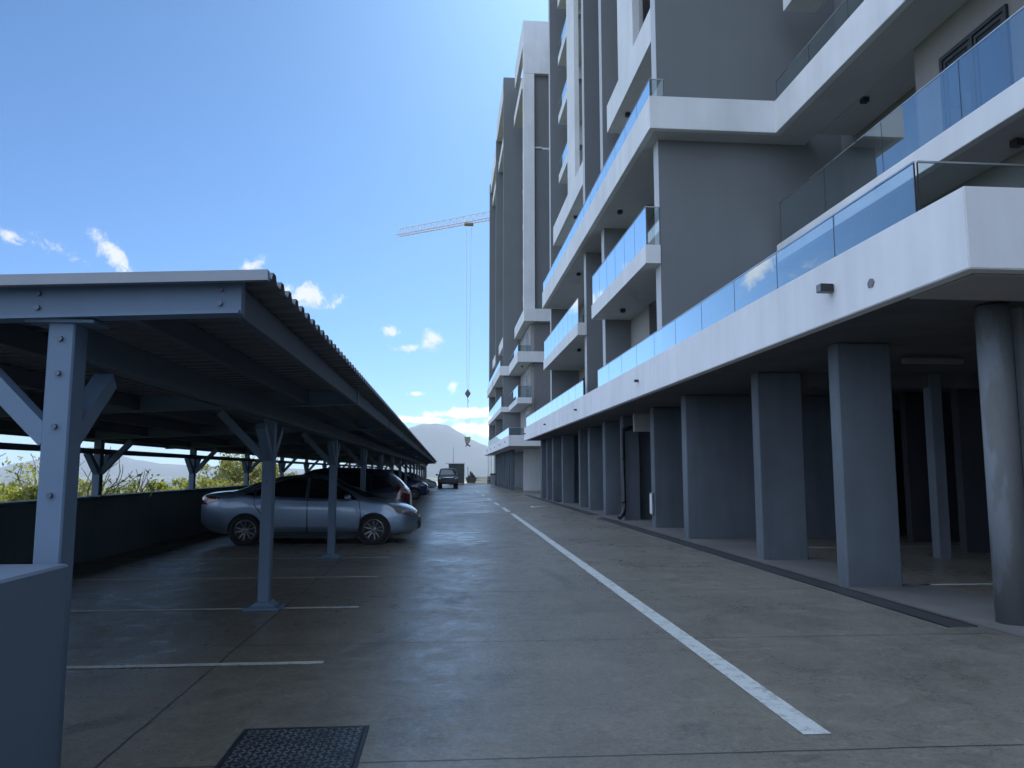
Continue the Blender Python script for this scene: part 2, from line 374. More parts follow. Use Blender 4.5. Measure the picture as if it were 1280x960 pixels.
# ------------------------------------------------------------------ the setting: ground, terrain, mountains
bm = bmesh.new()
xs = [-6.45, -2, 2, 6, 10, 14, 22]; ys = [-14, 0, 10, 20, 40, 60, 80, 93]
box(bm, -6.45, 22, -14, 93, -0.5, 0.0)
structure('parking_lot_ground', bm, M['ground'])
bm = bmesh.new(); box(bm, -6.45, 22, 93.0, 118, -0.5, -0.004)
structure('earth_ground', bm, M['sand'])

def terrain_z(x, y):
    r = random.Random(int(x * 13) * 7919 + int(y * 17))
    d = max(0.0, -6.45 - x, y - 118, x - 22, -14 - y)
    z = -0.55 if d <= 0 else -0.55 - 0.9 * min(1, d / 2.5) - 1.9 * min(1, d / 26) - 5.0 * min(1, d / 160) - 14 * min(1, d / 900)
    return z + (0.0 if d < 1 else 0.25 * math.sin(x * 0.31 + 1) * math.sin(y * 0.23) * min(1, d / 8))
bm = bmesh.new()
def gl(lo, hi, fine_lo, fine_hi, step):
    a = []; v = fine_lo
    while v < fine_hi: a.append(v); v += step
    a.append(fine_hi); s = step; v = fine_hi
    while v < hi: s *= 1.35; v += s; a.append(min(v, hi))
    s = step; v = fine_lo
    while v > lo: s *= 1.35; v -= s; a.insert(0, max(v, lo))
    return a
gx = gl(-7000, 7000, -48, 26, 2.2); gy = gl(-1500, 7500, -18, 130, 3.7)
gv = [[bm.verts.new((x, y, terrain_z(x, y))) for y in gy] for x in gx]
for i in range(len(gx) - 1):
    for j in range(len(gy) - 1): bm.faces.new((gv[i][j], gv[i + 1][j], gv[i + 1][j + 1], gv[i][j + 1]))
structure('valley_terrain', bm, M['terrain'])
for p in bpy.data.objects['valley_terrain'].data.polygons: p.use_smooth = True

def ridge(name, prof, r0, r1, seed, wob):
    """mountain range: polar height field between two radii, crest heights from bearing / elevation pairs"""
    from mathutils import noise as mn
    bm = bmesh.new(); az0, az1 = prof[0][0], prof[-1][0]; na = int((az1 - az0) / 0.18); nr = 26; rows = []
    rc = r0 + (r1 - r0) * 0.5
    for i in range(na + 1):
        az = az0 + (az1 - az0) * i / na
        for k in range(len(prof) - 1):
            if prof[k][0] <= az <= prof[k + 1][0]: break
        t = (az - prof[k][0]) / (prof[k + 1][0] - prof[k][0]); t = t * t * (3 - 2 * t) * .5 + t * .5
        el = prof[k][1] + (prof[k + 1][1] - prof[k][1]) * t
        H = math.tan(R(el)) * rc + 1.54; row = []
        for j in range(nr + 1):
            u = j / nr; rr = r0 + (r1 - r0) * u
            shape = math.sin(math.pi * min(1, max(0, u))) ** 0.9 if u < 0.5 else math.sin(math.pi * u)
            x, y = math.sin(R(az)) * rr, math.cos(R(az)) * rr
            n = mn.fractal(Vector((x, y, seed)) * 0.0022, 1.0, 2.0, 6) * wob * math.sin(math.pi * u) * (0.25 if abs(u - .5) < .03 else 1)
            row.append(bm.verts.new((x, y, -20 + (H + 20) * shape + n)))
        rows.append(row)
    for i in range(na):
        for j in range(nr): bm.faces.new((rows[i][j], rows[i][j + 1], rows[i + 1][j + 1], rows[i + 1][j]))
    o = structure(name, bm, M['hill'])
    for p in o.data.polygons: p.use_smooth = True
ridge('mountain', [(-9, .05), (-7, .5), (-5, 1.4), (-3.4, 2.6), (-2.5, 3.2), (-1.75, 3.46), (-.75, 3.52), (-.1, 3.4), (1.04, 2.8), (1.93, 2.28), (2.82, 1.95), (3.71, 1.55), (5.5, 1.2), (8, .8), (12, .4), (16, .05)], 3000, 5200, 3, 26)
ridge('far_mountain', [(-50, .1), (-44, .7), (-38, .5), (-33, .25), (-28.6, .18), (-27.8, .42), (-26.9, .62), (-25.3, 1.05), (-24.3, 1.4), (-23.65, 1.48), (-22.7, 1.15), (-21, .7), (-19, .45), (-15, .3), (-11, .12), (-8, .05)], 3600, 5600, 9, 16)

# air
bm = bx(-6900, 6900, -1400, 7400, -27, 300)
hz = obj('haze', bm, bpy.data.materials.new('hazy_air')); hz['kind'] = 'stuff'
hm = hz.data.materials[0]; hm.use_nodes = True; hm.node_tree.nodes.clear()
ho = hm.node_tree.nodes.new('ShaderNodeOutputMaterial'); hv = hm.node_tree.nodes.new('ShaderNodeVolumePrincipled')
hv.inputs['Color'].default_value = (0.70, 0.82, 1.0, 1); hv.inputs['Density'].default_value = 0.00017; hv.inputs['Anisotropy'].default_value = 0.15
hm.node_tree.links.new(hv.outputs[0], ho.inputs['Volume'])

# painted lines
def sheet(name, quads, z, mat):
    bm = bmesh.new()
    for q in quads: bm.faces.new([bm.verts.new((x, y, z)) for x, y in q])
    o = structure(name, bm, mat); return o
sheet('lane_line', [[(2.11, 4.56), (2.28, 4.56), (2.50, 28.2), (2.35, 28.2)]], 0.004, M['line'])
for k, (a, b) in enumerate([(29.6, 33.0), (35.2, 38.6), (41, 45), (48, 52.5), (56, 61)]):
    sheet('lane_dash', [[(2.33, a), (2.49, a), (2.52, b), (2.36, b)]], 0.004, M['line'])
for k in range(28):
    y = 6.55 + 2.56 * k
    sheet('bay_line', [[(-6.2, y - .045), (-0.97, y - .045), (-0.97, y + .045), (-6.2, y + .045)]], 0.004, M['line'])
sheet('painted_arrow', [[(3.72, 33.0), (4.45, 34.4), (4.6, 35.0), (3.9, 33.6)], [(3.68, 33.6), (3.72, 33.0), (3.9, 33.62), (3.8, 34.4)]], 0.004, M['line'])
for k in range(7):
    y = 10.2 + 5.1 * k
    sheet('undercroft_bay_line', [[(6.45, y - .05), (10.8, y - .05), (10.8, y + .05), (6.45, y + .05)]], 0.004, M['line'])
sheet('apron_strip', [[(5.36, 6.4), (6.6, 6.4), (6.6, 52), (5.36, 52)]], 0.004, stucco('apron_concrete', (0.175, 0.172, 0.162), 0.55, 0.25, 0.3))


# ------------------------------------------------------------------ near apartment building
H = 2.935                                    # storey height
Z = [0, 3.3, 6.25, 9.2, 12.1] + [15.03 + H * k for k in range(7)]   # soffit heights
TOP = 34.0
def part(name, bm, mat, parent, smooth=False): return obj(name, bm, mat, parent, smooth)
def glass_run(parent, x0, y0, x1, y1, z0, z1, n, gap=0.012, th=0.012, rail=True):
    """balustrade: panes between two plan points plus a slim top rail, one sub-part per run"""
    p, q = Vector((x0, y0, 0)), Vector((x1, y1, 0)); d = (q - p); ln = d.length; d.normalize(); s = ln / n; g = None
    for k in range(n):
        a = p + d * (k * s + .004); b = p + d * ((k + 1) * s - .004); bm = bmesh.new()
        bar(bm, a + Vector((0, 0, (z0 + z1) / 2)), b + Vector((0, 0, (z0 + z1) / 2)), th, z1 - z0); n0 = len(bm.faces)
        for c in (a - d * .0, b + d * .0): bar(bm, c + Vector((0, 0, z0)), c + Vector((0, 0, z1)), 0.014, 0.009, up=d)
        bm.faces.ensure_lookup_table()
        for f in bm.faces[n0:]: f.material_index = 1
        g = obj('glass_pane', bm, [M['glass'], M['black']], parent)
    if rail:
        bm = bmesh.new(); bar(bm, p + Vector((0, 0, z1 + .009)), q + Vector((0, 0, z1 + .009)), 0.026, 0.018)
        obj('balustrade_rail', bm, M['alu'], parent)
    return g
def slab(name, parent, x0, x1, y0, y1, zb, zt, th=0.22, near_return=True, far_return=True, mat='white', wall=0.14):
    """balcony: floor slab with an upstand round its free edges"""
    bm = bmesh.new(); box(bm, x0, x1, y0, y1, zb, zb + th, 0.006)
    o = obj(name, bm, M[mat], parent)
    a, b_, c, d_, w2 = x0 - .006, x1, y0 - .006, y1 + .006, wall
    pl = ([(b_, c), (b_, c + w2), (a + w2, c + w2)] if near_return else [(a + w2, c)]) + ([(a + w2, d_ - w2), (b_, d_ - w2), (b_, d_)] if far_return else [(a + w2, d_)]) + [(a, d_), (a, c)]
    bm = prism(bmesh.new(), pl, zb - .004, zt, 2)
    obj('upstand', bm, M[mat], o)
    return o
def ceiling_lamp(parent, x, y, z):
    bm = bmesh.new(); box(bm, x - .07, x + .07, y - .07, y + .07, z - .11, z - .006, 0.01)
    return obj('ceiling_lamp', bm, M['black'], parent)
def sliding_door(parent, x, y0, y1, z0, z1, n=2, mat='black'):
    """door set in a wall that faces -X"""
    bm = bmesh.new(); f = 0.07
    box(bm, x - .05, x + .02, y0, y1, z1 - f, z1); box(bm, x - .05, x + .02, y0, y1, z0, z0 + f)
    for k in range(n + 1):
        yy = y0 + (y1 - y0 - f) * k / n; box(bm, x - .052, x + .02, yy, yy + f, z0 + f + .002, z1 - f - .002)
    for k in range(n):
        a = y0 + (y1 - y0 - f) * k / n + f + .02; b = y0 + (y1 - y0 - f) * (k + 1) / n - .02
        for c in (a, b - .05): box(bm, x - .035, x + .0, c, c + .05, z0 + f + .02, z1 - f - .02)
        box(bm, x - .034, x + .0, a + .052, b - .052, z1 - f - .08, z1 - f - .02)
    d = obj('sliding_door', bm, M[mat], parent)
    obj('door_pane', bx(x - .016, x - .008, y0 + f, y1 - f, z0 + f, z1 - f), M['winglass'], d)
    return d

A = thing('apartment_building', 'dark grey and white apartment building beside the lane, glass balconies over an open undercroft', 'apartment building', (4.54, 6.2, 0))
def settle(root):
    inv = Matrix.Translation(-root.location)
    for ch in root.children:
        ch.location = ch.location - root.location

# body masses
part('rear_wall', bx(8.45, 20, -9, 12.62, 4.0, TOP), M['taupe'], A)
part('unseen_sun_block', bx(7.7, 20, 36.06, 53.58, 3.6, TOP - .5), M['grey'], A)  # unseen filler added to stop sun leaking between the two buildings
part('rear_wall', bx(9.30, 20, 12.63, 16.8, 4.0, TOP - .01), M['midgrey'], A)
part('rear_wall', bx(5.74, 20, 21.2, 23.35, 3.62, TOP), M['beige'], A)
part('rear_wall', bx(7.4, 20, 17.2, 21.19, 3.62, TOP), M['midgrey'], A)
part('rear_wall', bx(6.25, 20, 26.5, 35.65, 3.62, TOP), M['beige'], A)
part('rear_wall', bx(7.2, 20, 23.76, 26.09, 3.62, TOP), M['grey'], A)
part('return_wall', bx(5.745, 7.39, 21.17, 21.20, 3.62, TOP), M['midgrey'], A)
for x0, y0, y1, x1 in ((4.85, 16.8, 17.2, 20.0), (4.93, 23.35, 23.75, 20.02), (4.85, 26.1, 26.5, 20.01), (4.93, 35.65, 36.05, 20.03)):
    part('blade_wall', bx(x0, x1, y0, y1, 3.61, TOP + .2, 0.012), M['grey'], A)
    # paler strip along the outer edge of the blade
    part('blade_edge', bx(x0 - .006, x0 - .001, y0 + .004, y1 - .004, 3.62, TOP + .19), M['edge'], A)
part('roof_parapet', bx(5.2, 20.05, -9, 36.2, TOP + .22, TOP + .9), M['white'], A)

# level 1 podium slab and its long white parapet
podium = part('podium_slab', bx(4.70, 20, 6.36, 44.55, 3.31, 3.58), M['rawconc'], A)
bm = prism(bmesh.new(), [(20, 6.2), (20, 6.35), (4.69, 6.35), (4.69, 44.55), (20, 44.55), (20, 44.7), (4.54, 44.7), (4.54, 6.2)], 3.3, 4.05, 2)
es = [e for e in bm.edges if len(e.link_faces) == 2 and e.calc_face_angle() > 1]; bmesh.ops.bevel(bm, geom=es, offset=.010, segments=2, affect='EDGES')
par = part('podium_parapet', bm, M['white'], A)
part('soffit_border', bx(4.70, 20, 6.36, 7.32, 3.285, 3.305), M['beige'], podium)
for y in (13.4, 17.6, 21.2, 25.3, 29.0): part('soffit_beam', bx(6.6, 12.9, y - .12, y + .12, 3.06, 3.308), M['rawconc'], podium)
glass_run(par, 4.585, 6.95, 4.585, 22.9, 4.05, 4.57, 10)
glass_run(par, 4.585, 25.4, 4.585, 43.8, 4.05, 4.57, 12)
glass_run(par, 4.60, 6.93, 13.0, 6.93, 4.05, 4.565, 5)
def box_lamp(parent, x, y, z, s=1.0):
    bm = bmesh.new(); box(bm, x - .17 * s, x - .002, y - .055 * s, y + .055 * s, z - .05 * s, z + .05 * s, 0.008)
    o = obj('wall_lamp', bm, M['lampgrey'], parent)
    obj('lamp_face', bx(x - .165 * s, x - .01, y - .060 * s, y - .0555 * s, z - .045 * s, z + .045 * s), M['black'], o); return o
box_lamp(A, 4.54, 8.58, 3.69, 1.0)
for y in (17.82, 26.49, 34.95, 43.85): box_lamp(A, 4.54, y, 3.67, .62)
bm = bmesh.new(); prism(bm, [(7.67, 3.55), (7.71, 3.50), (7.79, 3.51), (7.80, 3.56), (7.75, 3.60), (7.70, 3.59)], 4.528, 4.5395, 0)
part('lamp_bracket', bm, M['midgrey'], A)

# balconies
b = slab('balcony', A, 4.50, 5.74, 17.21, 23.33, 6.25, 6.68, near_return=False)
obj('upstand_end', bx(4.494, 4.846, 16.764, 17.202, 6.246, 6.68, .006), M['white'], b)
glass_run(b, 4.53, 16.80, 4.53, 23.30, 6.68, 7.58, 6); glass_run(b, 4.55, 16.795, 4.84, 16.795, 6.68, 7.57, 1)
ceiling_lamp(b, 5.1, 21.7, 6.25)
b = slab('balcony', A, 4.53, 6.25, 26.51, 35.5, 6.25, 6.68, near_return=False)
obj('upstand_end', bx(4.524, 4.846, 26.074, 26.502, 6.246, 6.68, .006), M['white'], b)
glass_run(b, 4.56, 26.1, 4.56, 35.45, 6.68, 7.55, 8)
ceiling_lamp(b, 5.1, 29.1, 6.25)
# level 3: one long balcony that steps back towards the near end
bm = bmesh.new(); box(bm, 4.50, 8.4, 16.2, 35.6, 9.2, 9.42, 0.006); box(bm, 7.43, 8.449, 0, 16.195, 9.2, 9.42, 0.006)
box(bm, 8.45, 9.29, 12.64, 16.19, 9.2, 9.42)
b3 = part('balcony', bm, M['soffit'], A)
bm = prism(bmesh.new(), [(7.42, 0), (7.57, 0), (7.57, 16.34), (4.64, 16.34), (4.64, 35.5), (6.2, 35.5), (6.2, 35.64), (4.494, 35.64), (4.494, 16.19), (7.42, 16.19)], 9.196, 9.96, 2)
es = [e for e in bm.edges if len(e.link_faces) == 2 and e.calc_face_angle() > 1]; bmesh.ops.bevel(bm, geom=es, offset=.008, segments=2, affect='EDGES')
part('upstand', bm, M['white'], b3)
glass_run(b3, 4.53, 16.25, 4.53, 35.5, 9.96, 10.38, 16); glass_run(b3, 4.55, 16.24, 4.84, 16.24, 9.96, 10.37, 1)
glass_run(b3, 7.46, 2.0, 7.46, 16.15, 9.96, 10.40, 9)
for x, y in ((8.54, 14.44), (5.06, 21.67), (5.07, 28.9)): ceiling_lamp(b3, x, y, 9.2)
# level 2, near bay
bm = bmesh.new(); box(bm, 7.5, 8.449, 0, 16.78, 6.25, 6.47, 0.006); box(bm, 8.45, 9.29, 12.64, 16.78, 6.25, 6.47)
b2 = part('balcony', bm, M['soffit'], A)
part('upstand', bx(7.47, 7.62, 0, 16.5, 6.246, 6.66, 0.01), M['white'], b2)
glass_run(b2, 7.50, 2.0, 7.50, 16.3, 6.66, 7.58, 7)
ceiling_lamp(b2, 8.08, 9.87, 6.25)
sliding_door(A, 8.45, 10.29, 11.88, 6.47, 8.6, 2)
sliding_door(A, 8.45, 7.0, 9.2, 6.47, 8.6, 2)
sliding_door(A, 8.45, 8.0, 10.2, 3.6, 5.7, 2)
sliding_door(A, 5.74, 21.7, 22.6, 3.75, 5.35, 2); sliding_door(A, 6.25, 33.2, 34.6, 3.75, 5.75, 2)
sliding_door(A, 6.25, 33.2, 34.6, 6.7, 8.7, 2, 'alu'); sliding_door(A, 6.25, 28.2, 30.6, 3.75, 5.75, 2, 'alu'); sliding_door(A, 6.25, 28.2, 30.6, 6.7, 8.7, 2, 'alu')
# level 4 near bay (only its end is in view)
b = slab('balcony', A, 7.68, 8.44, 0, 16.1, 12.1, 12.75, far_return=False)
# level 4 bands with the tall white panels that rise out of them
for y0, y1, p0, p1, xr in ((17.21, 22.79, 19.45, 21.25, 5.735), (26.51, 35.0, 28.9, 30.75, 6.245)):
    b = slab('balcony', A, 4.96, xr, y0, y1, 12.1, 12.98)
    ceiling_lamp(b, 5.28, y0 + 4.2, 12.1)
    pn = part('panel', bx(4.975, 5.16, p0, p1, 12.99, TOP), M['white'], A)
    if p0 > 25:
        wbm = bmesh.new(); box(wbm, 5.4, 5.45, 26.6, p0 - .05, 13.0, TOP)
        part('stair_glazing', wbm, M['beige'], A); part('mullion', bx(5.36, 5.398, 27.9, 28.0, 13.0, TOP), M['white'], A)
for k in range(6):
    z = Z[5 + k]
    b = slab('balcony', A, 5.2, 6.245, 30.8, 34.7, z, z + .40, near_return=False)
    glass_run(b, 5.23, 30.8, 5.23, 34.65, z + .40, z + .98, 3)
    b = slab('balcony', A, 7.68, 8.44, 0, 16.1, z, z + .65, far_return=False)

# undercroft: pillars, blade walls, deep walls
def pillar(x0, x1, y0, y1, mat='pillar', z1=3.309):
    o = part('pillar', bx(x0, x1, y0, y1, -.02, z1, 0.02), M[mat], A); return o
col = bmesh.new(); tube(col, [(5.79, 7.6, -.02), (5.79, 7.6, 3.284)], .165, seg=40)
def column_mat():
    t = NT('weathered_round_column')
    a = t.noise(1.2, 6, 0.65, stretch=(1, 1, .35)); b = t.noise(0.8, 5, 0.7, stretch=(1.5, 1.5, .5))
    c = t.mix(t.ramp(a, .35, .65), c4(.095, .10, .10), c4(.15, .155, .155))
    c = t.mix(t.ramp(b, .56, .62, 0, .7), c, c4(.20, .225, .25)); t.bsdf(c, .7, 0, t.bump(t.noise(20, 5, .6), .2, .01), .4); return t.m
M['column'] = column_mat()
part('round_column', col, M['column'], A, True)
bm = bmesh.new(); tube(bm, [(6.14, 7.68, -.02), (6.14, 7.68, 3.30)], .055, seg=14)
for z in (.5, 2.0): tube(bm, [(6.14, 7.68, z), (6.14, 7.68, z + .05)], .066, seg=14)
part('downpipe', bm, M['column'], A, False)
P = [(5.35, 6.13, 10.07, 10.33), (5.53, 6.36, 13.25, 13.53), (5.53, 9.5, 17.42, 17.75), (5.72, 6.75, 20.9, 21.25), (5.66, 6.2, 24.35, 24.75), (5.64, 6.3, 27.1, 27.5),
     (5.70, 6.55, 30.4, 30.75), (5.80, 6.2, 33.2, 33.5), (5.66, 6.2, 37.2, 37.6), (5.52, 6.2, 39.6, 40.0), (5.50, 6.2, 41.8, 42.1), (5.42, 6.4, 43.6, 44.0)]
for q in P: pillar(*q)
for q in ((5.75, 8.8, 24.9, 25.1), (6.35, 9.0, 27.6, 27.75), (6.3, 9.0, 33.6, 33.75), (6.6, 9.0, 30.85, 31.0), (6.3, 9, 37.7, 37.85), (6.2, 9, 44.1, 44.3)):
    part('cross_wall', bx(*q, -.02, 3.308), M['pillar'], A)
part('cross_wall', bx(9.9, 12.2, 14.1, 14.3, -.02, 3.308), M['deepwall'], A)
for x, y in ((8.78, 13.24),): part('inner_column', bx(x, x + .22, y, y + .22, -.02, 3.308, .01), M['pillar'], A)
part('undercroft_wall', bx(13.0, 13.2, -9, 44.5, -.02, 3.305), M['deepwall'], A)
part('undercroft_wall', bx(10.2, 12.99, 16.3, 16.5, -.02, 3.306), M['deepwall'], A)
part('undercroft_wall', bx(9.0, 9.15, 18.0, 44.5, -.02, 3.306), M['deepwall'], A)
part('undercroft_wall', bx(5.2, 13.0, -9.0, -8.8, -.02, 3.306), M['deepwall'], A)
for x0, x1, y in ((5.76, 9, 23.2), (6.3, 8, 29.2), (6.3, 8, 32.4)): part('lintel', bx(x0, x1, y, y + .18, 2.75, 3.307), M['beige'], A)
bm = bmesh.new(); box(bm, 6.95, 7.9, 11.05, 11.15, 3.18, 3.26, .01)
part('batten_lamp', bm, M['lampgrey'], A)
bm = bmesh.new(); tube(bm, [(6.0, 24.1, 2.95), (5.62, 24.1, 2.85), (5.60, 24.1, 2.6), (5.60, 24.1, .42), (5.55, 24.0, .2), (5.40, 23.9, .10)], .075, seg=12)
tube(bm, [(5.60, 24.1, .55), (5.60, 24.1, .62)], .09, seg=12); tube(bm, [(5.60, 24.1, 1.9), (5.60, 24.1, 1.96)], .09, seg=12)
part('drain_pipe', bm, M['pipe'], A, True)
bm = bmesh.new(); tube(bm, [(6.02, 38.9, 2.9), (6.02, 38.9, .05)], .08, seg=10); box(bm, 5.6, 6.2, 38.9, 39.58, 0, .06)
part('drain_pipe', bm, M['pipe'], A)
settle(A)
part_boxes = thing('electrical_box', 'small pale utility box fixed low on a pillar behind the black drain pipe', 'utility box', (5.66, 20.98, 0.0))
bm = bmesh.new(); box(bm, 5.66, 5.715, 20.95, 21.2, .35, .95, .01); obj('cabinet', bm, M['alu'], part_boxes)
bm = bmesh.new(); box(bm, 5.648, 5.659, 20.97, 21.18, .38, .92, .004); obj('cabinet_door', bm, M['white'], part_boxes)
settle(part_boxes)

# ------------------------------------------------------------------ far tower
B = thing('apartment_tower', 'taller stepped apartment tower beyond the near building with white frame and dark fins', 'apartment tower', (4.4, 53.7, 0))
T2 = 34.6
part('tower_wall_and_sun_block', bx(6.22, 24, 53.75, 96, 3.6, T2 - .4), M['midgrey'], B); part('tower_wall_and_sun_block', bx(7.2, 24, 96.01, 116, -.3, T2 - .42), M['midgrey'], B)  # unseen rear length and second block added to keep sun off the lane
for x0, y, dx, ft in ((4.56, 61.5, 0, T2), (4.52, 70.5, .01, 33.15), (4.46, 80.0, .02, 32.3)):
    part('fin_wall', bx(x0, 20 + dx, y, y + .42, 3.62, ft, .012), M['grey'], B)
part('fin_wall', bx(5.95, 6.21, 54.1, 61.4, 3.62, 12.0), M['beige'], B)
bm = bmesh.new(); box(bm, 5.40, 6.21, 53.3, 53.74, 12.98, 30.59, .01); box(bm, 5.40, 12, 53.3, 53.74, 30.6, T2 + .1, .01)
box(bm, 5.40, 5.7, 53.75, 60.2, 32.9, T2 + .098, .01)
part('white_frame', bm, M['white'], B)
part('frame_panel', bx(6.22, 12, 53.6, 53.74, 12.98, 24.9), M['grey'], B)
part('frame_panel', bx(6.22, 12, 53.62, 53.742, 25.06, 30.59), M['midgrey'], B)
bm = bmesh.new(); box(bm, 6.23, 6.8, 53.585, 53.73, 24.99, 25.1); box(bm, 6.801, 12, 53.584, 53.73, 24.91, 25.05); part('panel_trim', bm, M['white'], B)
# bands
def band(x0, x1, y0, y1, zb, zt, mat='white'): return part('balcony', bx(x0, x1, y0, y1, zb, zt, .01), M[mat], B)
pb = part('podium_parapet', bx(4.36, 4.52, 53.7, 88.5, 3.3, 4.05, .01), M['white'], B)
part('podium_parapet', bx(4.522, 12, 53.7, 53.85, 3.3, 4.048, .01), M['white'], B)
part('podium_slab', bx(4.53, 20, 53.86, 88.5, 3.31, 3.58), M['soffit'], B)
glass_run(pb, 4.39, 53.75, 4.39, 80, 4.05, 4.57, 14); glass_run(pb, 4.41, 53.73, 6.2, 53.73, 4.05, 4.56, 2)
for y in (56.5, 62.5, 68.5, 74.5, 80.5): box_lamp(B, 4.36, y, 3.67, .6)
b = slab('balcony', B, 4.95, 5.94, 53.2, 60.7, 6.25, 6.66); glass_run(b, 4.98, 53.23, 4.98, 60.6, 6.66, 7.5, 5); glass_run(b, 5.0, 53.23, 5.9, 53.23, 6.66, 7.49, 1)
b = slab('balcony', B, 4.98, 8.5, 53.4, 61.0, 9.2, 9.95); glass_run(b, 5.01, 53.45, 5.01, 60.9, 9.95, 10.4, 5); glass_run(b, 5.03, 53.45, 5.9, 53.45, 9.95, 10.39, 1)
ceiling_lamp(b, 5.5, 55.5, 9.2)
slab('balcony', B, 5.42, 8.5, 53.2, 60.9, 12.1, 12.97)
for y0, y1 in ((61.95, 70.45), (70.95, 79.95)):
    b = slab('balcony', B, 4.36, 6.2, y0 - .75, y1 - .2, 6.25, 6.66); glass_run(b, 4.39, y0 - .7, 4.39, y1 - .3, 6.66, 7.5, 6)
    b = slab('balcony', B, 4.27, 6.2, y0 - .75, y1 + .3, 9.2, 9.95); glass_run(b, 4.30, y0 - .7, 4.30, y1, 9.95, 10.4, 6)
    slab('balcony', B, 4.78, 6.2, y0, y1 - .5, 12.1, 12.97)
    slab('balcony', B, 4.75, 6.2, y0, y1 - .1, 29.8, 30.6)
    part('roof_band', bx(4.56, 6.21, y0, y1, 32.9 if y0 < 65 else 31.3, T2 - .02 if y0 < 65 else 32.9, .01), M['white'], B)
    for k in range(5, 11): slab('balcony', B, 5.85, 6.2, y0, y1 - 1.5, Z[k], Z[k] + .4)
slab('balcony', B, 5.32, 6.2, 53.76, 60.1, 29.6, 30.4)
for k in range(5, 10): slab('balcony', B, 6.02, 6.2, 54.2, 60.0, Z[k], Z[k] + .4)
sliding_door(B, 5.95, 55.0, 57.2, 9.95, 11.8, 2, 'alu'); sliding_door(B, 5.95, 55.0, 57.2, 6.7, 8.8, 2, 'alu'); sliding_door(B, 5.95, 55.0, 57.2, 3.7, 5.8, 2, 'alu')
# ground floor of the tower
part('gable_wall', bx(6.2, 7.6, 61.4, 61.6, -.02, 3.306), M['white'], B)
for k in range(9): part('pillar', bx(5.30, 5.62, 63.0 + 2.45 * k, 63.35 + 2.45 * k, -.02, 3.306, .01), M['pillar'], B)
part('undercroft_wall', bx(6.9, 7.05, 61.7, 88.5, -.02, 3.305), M['grey'], B); part('undercroft_wall', bx(7.7, 20, 61.3, 61.5, -.02, 3.305), M['grey'], B)
settle(B)

# ------------------------------------------------------------------ drains, cover, bin
def grate(y0, y1, x0, label):
    t = thing('drain_grate', label, 'drain grate', (x0, y0, 0))
    bm = bmesh.new(); box(bm, x0, x0 + .26, y0, y1, -.02, .008); obj('grating', bm, M['grate'], t)
    bm = bmesh.new(); box(bm, x0 - .03, x0 - .002, y0, y1, -.02, .010); box(bm, x0 + .262, x0 + .29, y0, y1, -.02, .010); obj('drain_frame', bm, M['black'], t)
    settle(t)
grate(7.45, 25.4, 5.00, 'long dark slotted drain grate along the pillars, running from the round column')
grate(27.3, 50.0, 5.12, 'dark slotted drain grate beside the farther pillars, beyond the black drain pipe')
t = thing('manhole_cover', 'dark square chequer plate manhole cover set in the concrete', 'manhole cover', (-0.82, 4.55, 0))
bm = bmesh.new(); box(bm, -1.16, -.47, 4.16, 4.90, -.02, .012, .004)
obj('cover_plate', bm, M['cover'], t)
bm = bmesh.new(); rr = random.Random(5)
for i in range(17):
    for j in range(18):
        x, y = -1.13 + i * .0395, 4.19 + j * .0395
        s = 1 if (i + j) % 2 else -1
        bar(bm, (x - .012, y - .012 * s, .013), (x + .012, y + .012 * s, .013), .009, .005)
obj('tread_pattern', bm, plain('worn_tread_iron', (.20, .23, .25), .3, .5, .5, .3, 5), t)
bm = bmesh.new(); box(bm, -1.185, -1.163, 4.13, 4.93, -.02, .008); box(bm, -.467, -.445, 4.13, 4.93, -.02, .008); box(bm, -1.162, -.468, 4.903, 4.93, -.02, .008)
obj('frame', bm, M['black'], t)
bm = bmesh.new()
for x, y in ((-1.05, 4.80), (-.56, 4.40)): tube(bm, [(x, y, .0), (x, y, .017)], .012, seg=10)
obj('lift_hole', bm, M['black'], t); settle(t)

# ------------------------------------------------------------------ walls on the left
t = thing('boundary_wall', 'dark grey boundary wall behind the parked cars along the carport back', 'boundary wall', (-6.25, 0, 0))
obj('wall_panel', bx(-6.40, -6.13, -14, 92, -.5, 1.06, .01), M['wall'], t); obj('coping', bx(-6.42, -6.11, -14, 92, 1.062, 1.10, .008), M['wall'], t); settle(t)
t = thing('low_wall_block', 'smooth blue grey wall block in front of the first carport post', 'low wall', (-2.2, 0, 0))
obj('block', bx(-2.75, -1.73, -3, 3.80, -.2, 1.115, .012), M['block'], t); settle(t)

# ------------------------------------------------------------------ carport
CP = thing('carport', 'long blue grey steel carport with corrugated roof over the parking bays', 'carport', (-2.0, 3.9, 0))
SL = 0.043
def zb(x): return 2.32 + SL * (x + 1.02)          # underside of the rafters
NP = 16; PY = [3.97 + 5.12 * k for k in range(NP)]
YE = PY[-1] + .5
